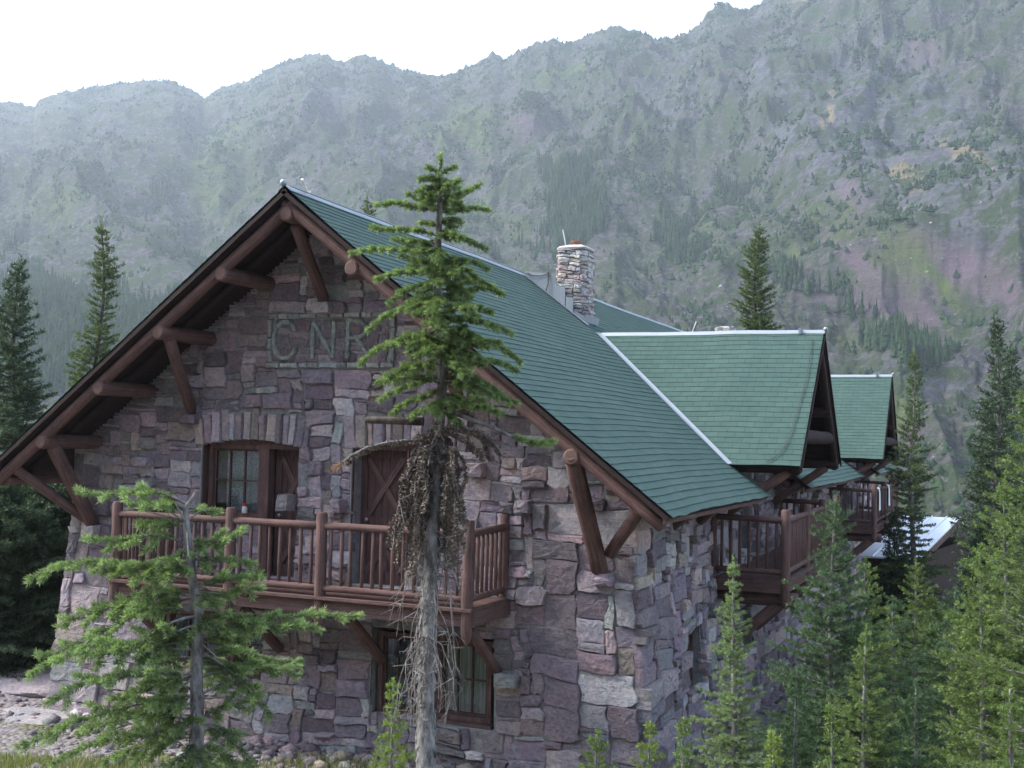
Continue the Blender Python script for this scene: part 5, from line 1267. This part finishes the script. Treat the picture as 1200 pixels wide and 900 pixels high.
for i in range(30):
    ya = rr.uniform(640, 900); Lm = rr.uniform(.25, .75); a = rr.uniform(0, 6.28); p = L3(trunk_at(ya), ya)
    sd = CR * math.cos(a) * .6 + CF * math.sin(a); sd[2] = 0; q = p + sd * Lm + np.array((0, 0, -Lm * rr.uniform(0, .5)))
    grow_branch(bent(p, q, .1, 0), rr, .18, .062, .06, segs, wood, .009, sub=True, tip=.5, t_start=.3, flat=.7)
for i in range(26):   # dead stubs
    ya = rr.uniform(590, 890); p = L3(trunk_at(ya), ya); a = rr.uniform(0, 6.28); l = rr.uniform(.06, .3); q = p + np.array((math.cos(a) * l, math.sin(a) * l, -l * rr.uniform(-.2, .7))); wood.append((p, q, .006, .002))
for (x, y) in ((205, 590), (212, 603), (236, 597), (200, 600)): wood.append((L3(trunk_at(608), 612), L3(x, y, -.05), .007, .003))
make_tree(tuple(base), 0, trunk, segs, wood, 0, M_foll, M_barkg, 'young fir with a broken bare top and drooping arms at the lower left', needle=(1150, .034, .0052))

# --- all other conifers
G = 'firs around the chalet'
def T_px(px, py, dist, Rb, label, **kw):
    b, H = place(px, py, dist); return auto_tree(b, H, Rb, label, group=G, **kw)
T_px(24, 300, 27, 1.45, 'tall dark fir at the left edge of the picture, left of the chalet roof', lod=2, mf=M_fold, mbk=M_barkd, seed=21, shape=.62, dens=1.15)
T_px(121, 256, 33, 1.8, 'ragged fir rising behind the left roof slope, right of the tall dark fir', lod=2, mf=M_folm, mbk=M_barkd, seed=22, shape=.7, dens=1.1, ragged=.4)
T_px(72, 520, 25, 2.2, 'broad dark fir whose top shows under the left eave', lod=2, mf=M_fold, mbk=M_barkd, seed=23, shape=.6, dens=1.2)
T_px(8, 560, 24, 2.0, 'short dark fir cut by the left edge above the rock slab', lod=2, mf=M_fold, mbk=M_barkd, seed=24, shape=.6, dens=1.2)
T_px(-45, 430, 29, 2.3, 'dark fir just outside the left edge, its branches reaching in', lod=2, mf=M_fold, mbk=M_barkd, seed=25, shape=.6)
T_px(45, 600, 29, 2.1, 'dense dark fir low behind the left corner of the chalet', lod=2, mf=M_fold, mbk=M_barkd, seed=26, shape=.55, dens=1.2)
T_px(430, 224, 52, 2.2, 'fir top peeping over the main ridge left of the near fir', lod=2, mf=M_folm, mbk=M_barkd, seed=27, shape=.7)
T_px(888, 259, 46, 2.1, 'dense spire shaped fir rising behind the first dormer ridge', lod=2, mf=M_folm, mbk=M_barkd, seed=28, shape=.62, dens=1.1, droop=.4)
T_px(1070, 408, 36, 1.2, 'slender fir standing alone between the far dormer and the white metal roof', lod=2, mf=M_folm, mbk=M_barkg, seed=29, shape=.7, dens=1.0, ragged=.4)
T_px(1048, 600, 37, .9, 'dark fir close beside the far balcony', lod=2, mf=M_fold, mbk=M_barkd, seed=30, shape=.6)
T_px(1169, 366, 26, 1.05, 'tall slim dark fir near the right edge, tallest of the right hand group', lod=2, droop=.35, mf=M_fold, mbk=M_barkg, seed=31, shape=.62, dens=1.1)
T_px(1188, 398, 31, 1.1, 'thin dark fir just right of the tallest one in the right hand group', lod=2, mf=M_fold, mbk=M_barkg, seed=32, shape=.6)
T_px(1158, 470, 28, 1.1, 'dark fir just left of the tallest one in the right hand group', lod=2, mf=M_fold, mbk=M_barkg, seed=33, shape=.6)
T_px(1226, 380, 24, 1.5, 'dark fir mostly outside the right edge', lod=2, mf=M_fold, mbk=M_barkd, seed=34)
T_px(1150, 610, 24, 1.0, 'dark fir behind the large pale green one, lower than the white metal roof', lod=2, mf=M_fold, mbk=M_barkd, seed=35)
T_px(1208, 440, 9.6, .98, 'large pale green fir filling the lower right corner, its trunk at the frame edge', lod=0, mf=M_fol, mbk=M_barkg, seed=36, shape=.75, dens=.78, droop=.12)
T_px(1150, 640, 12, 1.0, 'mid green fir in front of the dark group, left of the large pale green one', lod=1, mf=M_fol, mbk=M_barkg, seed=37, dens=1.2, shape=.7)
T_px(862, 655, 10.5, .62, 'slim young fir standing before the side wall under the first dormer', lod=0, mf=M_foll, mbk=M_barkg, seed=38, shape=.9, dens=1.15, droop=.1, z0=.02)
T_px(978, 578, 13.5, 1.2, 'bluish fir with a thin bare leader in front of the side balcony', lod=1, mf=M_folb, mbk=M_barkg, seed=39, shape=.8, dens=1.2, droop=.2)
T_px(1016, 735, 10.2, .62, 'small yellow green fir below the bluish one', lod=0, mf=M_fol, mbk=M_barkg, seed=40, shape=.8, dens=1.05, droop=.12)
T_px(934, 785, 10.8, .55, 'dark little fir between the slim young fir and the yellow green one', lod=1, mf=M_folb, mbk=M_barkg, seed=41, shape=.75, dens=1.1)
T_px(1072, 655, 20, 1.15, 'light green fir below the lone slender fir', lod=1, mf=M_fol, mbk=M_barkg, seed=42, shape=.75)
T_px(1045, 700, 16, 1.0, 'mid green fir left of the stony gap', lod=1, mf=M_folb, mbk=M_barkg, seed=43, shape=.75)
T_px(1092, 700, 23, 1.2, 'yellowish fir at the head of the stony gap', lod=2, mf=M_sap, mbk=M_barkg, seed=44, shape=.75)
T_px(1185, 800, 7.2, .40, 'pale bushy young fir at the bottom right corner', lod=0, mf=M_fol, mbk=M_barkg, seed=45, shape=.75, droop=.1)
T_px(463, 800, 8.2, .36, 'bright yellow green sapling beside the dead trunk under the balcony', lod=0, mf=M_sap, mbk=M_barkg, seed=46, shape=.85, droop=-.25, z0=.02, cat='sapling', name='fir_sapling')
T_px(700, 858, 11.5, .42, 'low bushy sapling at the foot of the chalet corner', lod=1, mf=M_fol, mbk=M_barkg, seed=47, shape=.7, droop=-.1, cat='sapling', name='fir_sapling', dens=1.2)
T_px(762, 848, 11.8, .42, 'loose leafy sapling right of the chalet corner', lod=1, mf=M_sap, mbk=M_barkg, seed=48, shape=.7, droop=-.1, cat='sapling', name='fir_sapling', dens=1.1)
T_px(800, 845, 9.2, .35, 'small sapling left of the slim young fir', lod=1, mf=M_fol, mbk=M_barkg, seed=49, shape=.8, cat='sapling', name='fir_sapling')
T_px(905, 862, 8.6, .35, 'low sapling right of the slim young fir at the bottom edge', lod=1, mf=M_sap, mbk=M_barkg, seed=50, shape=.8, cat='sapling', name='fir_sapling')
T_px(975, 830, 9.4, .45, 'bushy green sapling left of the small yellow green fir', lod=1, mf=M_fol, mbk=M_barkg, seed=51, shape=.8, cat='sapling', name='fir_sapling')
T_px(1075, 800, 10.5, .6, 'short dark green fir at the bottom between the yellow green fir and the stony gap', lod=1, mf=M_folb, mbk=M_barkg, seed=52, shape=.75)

T_px(1118, 690, 17, 1.1, 'mid green fir left of the large pale green one, behind its branch tips', lod=1, mf=M_folb, seed=60, shape=.7)
T_px(1012, 655, 15, .95, 'green fir just right of the bluish one, below the far balcony', lod=1, mf=M_fol, seed=61, shape=.7)
T_px(1180, 560, 12.5, 1.1, 'mid green fir behind the large pale green one at the right edge', lod=1, mf=M_fol, seed=62, shape=.7)
# low scrub on the slope at the right
n = 2600
xy = np.c_[rng.uniform(6.2, 22, n), rng.uniform(-4, 55, n)]; k = fbm(xy[:, 0] * .3, xy[:, 1] * .3 + 5, o=3) > -.15; xy = xy[k]; P = np.c_[xy, gz(xy[:, 0], xy[:, 1])]
m_ = len(P) * 14; P0 = np.repeat(P, 14, 0) + np.c_[rng.normal(0, .12, (m_, 2)), np.zeros(m_)]; dr = rng.normal(size=(m_, 3)) * (.6, .6, .3); dr[:, 2] = np.abs(dr[:, 2]) + .6; dr /= np.linalg.norm(dr, axis=1, keepdims=True); ll = rng.uniform(.15, .5, m_)[:, None]
t0_ = rng.uniform(0, .6, m_); tag(link('undergrowth', needle_mesh('undergrowth', P0, P0 + dr * ll, t0_, t0_ + .4, 34, .06, .022), M_sap), kind='stuff')
n = 2200
xy = np.c_[rng.uniform(-30, -7, n), rng.uniform(2, 26, n)]; P = np.c_[xy, gz(xy[:, 0], xy[:, 1])]; m_ = len(P) * 8; P0 = np.repeat(P, 8, 0) + np.c_[rng.normal(0, .15, (m_, 2)), np.zeros(m_)]; dr = rng.normal(size=(m_, 3)) * (.6, .6, .3); dr[:, 2] = np.abs(dr[:, 2]) + .5; dr /= np.linalg.norm(dr, axis=1, keepdims=True)
t0_ = rng.uniform(0, .3, m_); tag(link('undergrowth', needle_mesh('undergrowth', P0, P0 + dr * rng.uniform(.1, .4, m_)[:, None], t0_, t0_ + .3, 26, .07, .025), M_fold), kind='stuff')

# --- the outbuilding with the white metal roof
c0 = at(1126, 607, 47); c1 = at(1078, 655, 41); 
shed = empty('utility_shed', (0, 0, 0), 'small outbuilding with a white standing seam metal roof beyond the far balcony', 'shed')
rx = c0[0]; ry = c0[1]; zr2 = c0[2]; xe_, ye_, ze_ = c1
# ridge runs to the left from c0, the gable edge falls from c0 to c1
lft = np.array((-7.5, -.3, 0)); A_ = np.array(c0); B_ = np.array(c1); C_ = B_ + lft; D_2 = A_ + lft
def slab2(P, th, name, mat, parent): return slab(P, th, name, mat, parent)
slab2([A_, D_2, C_, B_], .06, 'roof', M_shed, shed)
mb = MB()
for i in range(16):
    t = i / 15; mb.plank(A_ + lft * t + (0, 0, .02), B_ + lft * t + (0, 0, .02), .03, .05)
mb.build('roof_seam', M_shed, shed)
mb = MB(); mb.plank(A_ + (.03, 0, -.09), B_ + (.03, 0, -.09), .05, .2); mb.build('barge_board', M_board, shed)
bk = np.array((0.6, 6, -1.9)); slab2([A_ + bk, D_2 + bk, D_2, A_], .06, 'roof', M_shed, shed)
gzs = float(gz(B_[0], B_[1])) - .3
mb = MB()
a_, b_ = B_ * .93 + A_ * .07, A_ + bk * .9
pts = [(B_[0] - .3, B_[1] + .5), (A_[0] - .3 + .5, A_[1] + 5), (A_[0] - 7 + .5, A_[1] + 5), (B_[0] - 7, B_[1] + .3)]
vs = [(x, y, gzs) for x, y in pts] + [(x, y, min(A_[2] - .3, B_[2] - .05 + .0)) for x, y in pts]; mb.add(vs, [(0, 1, 5, 4), (1, 2, 6, 5), (2, 3, 7, 6), (3, 0, 4, 7)]); mb.build('wall', M_drk, shed)
# trail marker
p = gp(1103, 705); mk = empty('marker_post', tuple(p), 'short orange and white marker post in the gap between the right hand firs', 'marker post')
mb = MB(); mb.tube([(0, 0, -.1), (0.02, 0, .3), (-.02, 0, .72)], [.055, .05, .045], 10); mb.build('post', mat_simple('orange_paint', (.50, .16, .09), .7), mk, smooth=True)
mb = MB(); mb.tube([(-.0, 0, .40), (-.006, 0, .52)], [.056, .056], 10); mb.build('band', mat_simple('white_paint', (.7, .7, .7), .7), mk)

# ================================================================== air, sky, light
hz = MB(); hz.box((-1500, -400, -140), (2300, 2600, 900)); M = NT('haze')
pv = M.n('VolumePrincipled'); pv.inputs['Color'].default_value = (.82, .91, 1, 1); pv.inputs['Density'].default_value = HAZE; pv.inputs['Anisotropy'].default_value = .35
M.t.links.new(pv.outputs[0], M.out.inputs['Volume']); o = hz.build('haze', M.m); tag(o, kind='stuff')
Wd = bpy.data.worlds.new('World'); scene.world = Wd; Wd.use_nodes = True; nt = Wd.node_tree; nt.nodes.clear()
sk = nt.nodes.new('ShaderNodeTexSky'); sk.sky_type = 'NISHITA'; sk.sun_disc = False; sk.sun_elevation = R(SUN_EL); sk.sun_rotation = R(SUN_AZ); sk.dust_density = 3.0; sk.air_density = 1.0; sk.altitude = 1500
bg = nt.nodes.new('ShaderNodeBackground'); bg.inputs[1].default_value = SKY; ow = nt.nodes.new('ShaderNodeOutputWorld'); hs = nt.nodes.new('ShaderNodeHueSaturation'); hs.inputs['Saturation'].default_value = .75; nt.links.new(sk.outputs[0], hs.inputs['Color']); nt.links.new(hs.outputs[0], bg.inputs[0]); nt.links.new(bg.outputs[0], ow.inputs[0])
sd_ = bpy.data.lights.new('sun', 'SUN'); sd_.energy = SUN; sd_.angle = R(SUN_ANG); sd_.color = (1, .965, .9); so = bpy.data.objects.new('sun', sd_); COL.objects.link(so)
dvec = Vector((math.sin(R(SUN_AZ)) * math.cos(R(SUN_EL)), math.cos(R(SUN_AZ)) * math.cos(R(SUN_EL)), math.sin(R(SUN_EL))))
so.rotation_euler = dvec.to_track_quat('Z', 'Y').to_euler()
vs = scene.view_settings; vs.view_transform = 'Standard'; vs.look = 'None'; vs.gamma = 1; vs.exposure = EXPO; vs.use_curve_mapping = False
cy = scene.cycles; cy.max_bounces = 6; cy.diffuse_bounces = 3; cy.glossy_bounces = 2; cy.transmission_bounces = 3; cy.transparent_max_bounces = 8; cy.volume_bounces = 1; cy.sample_clamp_indirect = 6
cy.use_denoising = True
try: cy.denoiser = 'OPENIMAGEDENOISE'; cy.denoising_prefilter = 'ACCURATE'
except Exception: pass
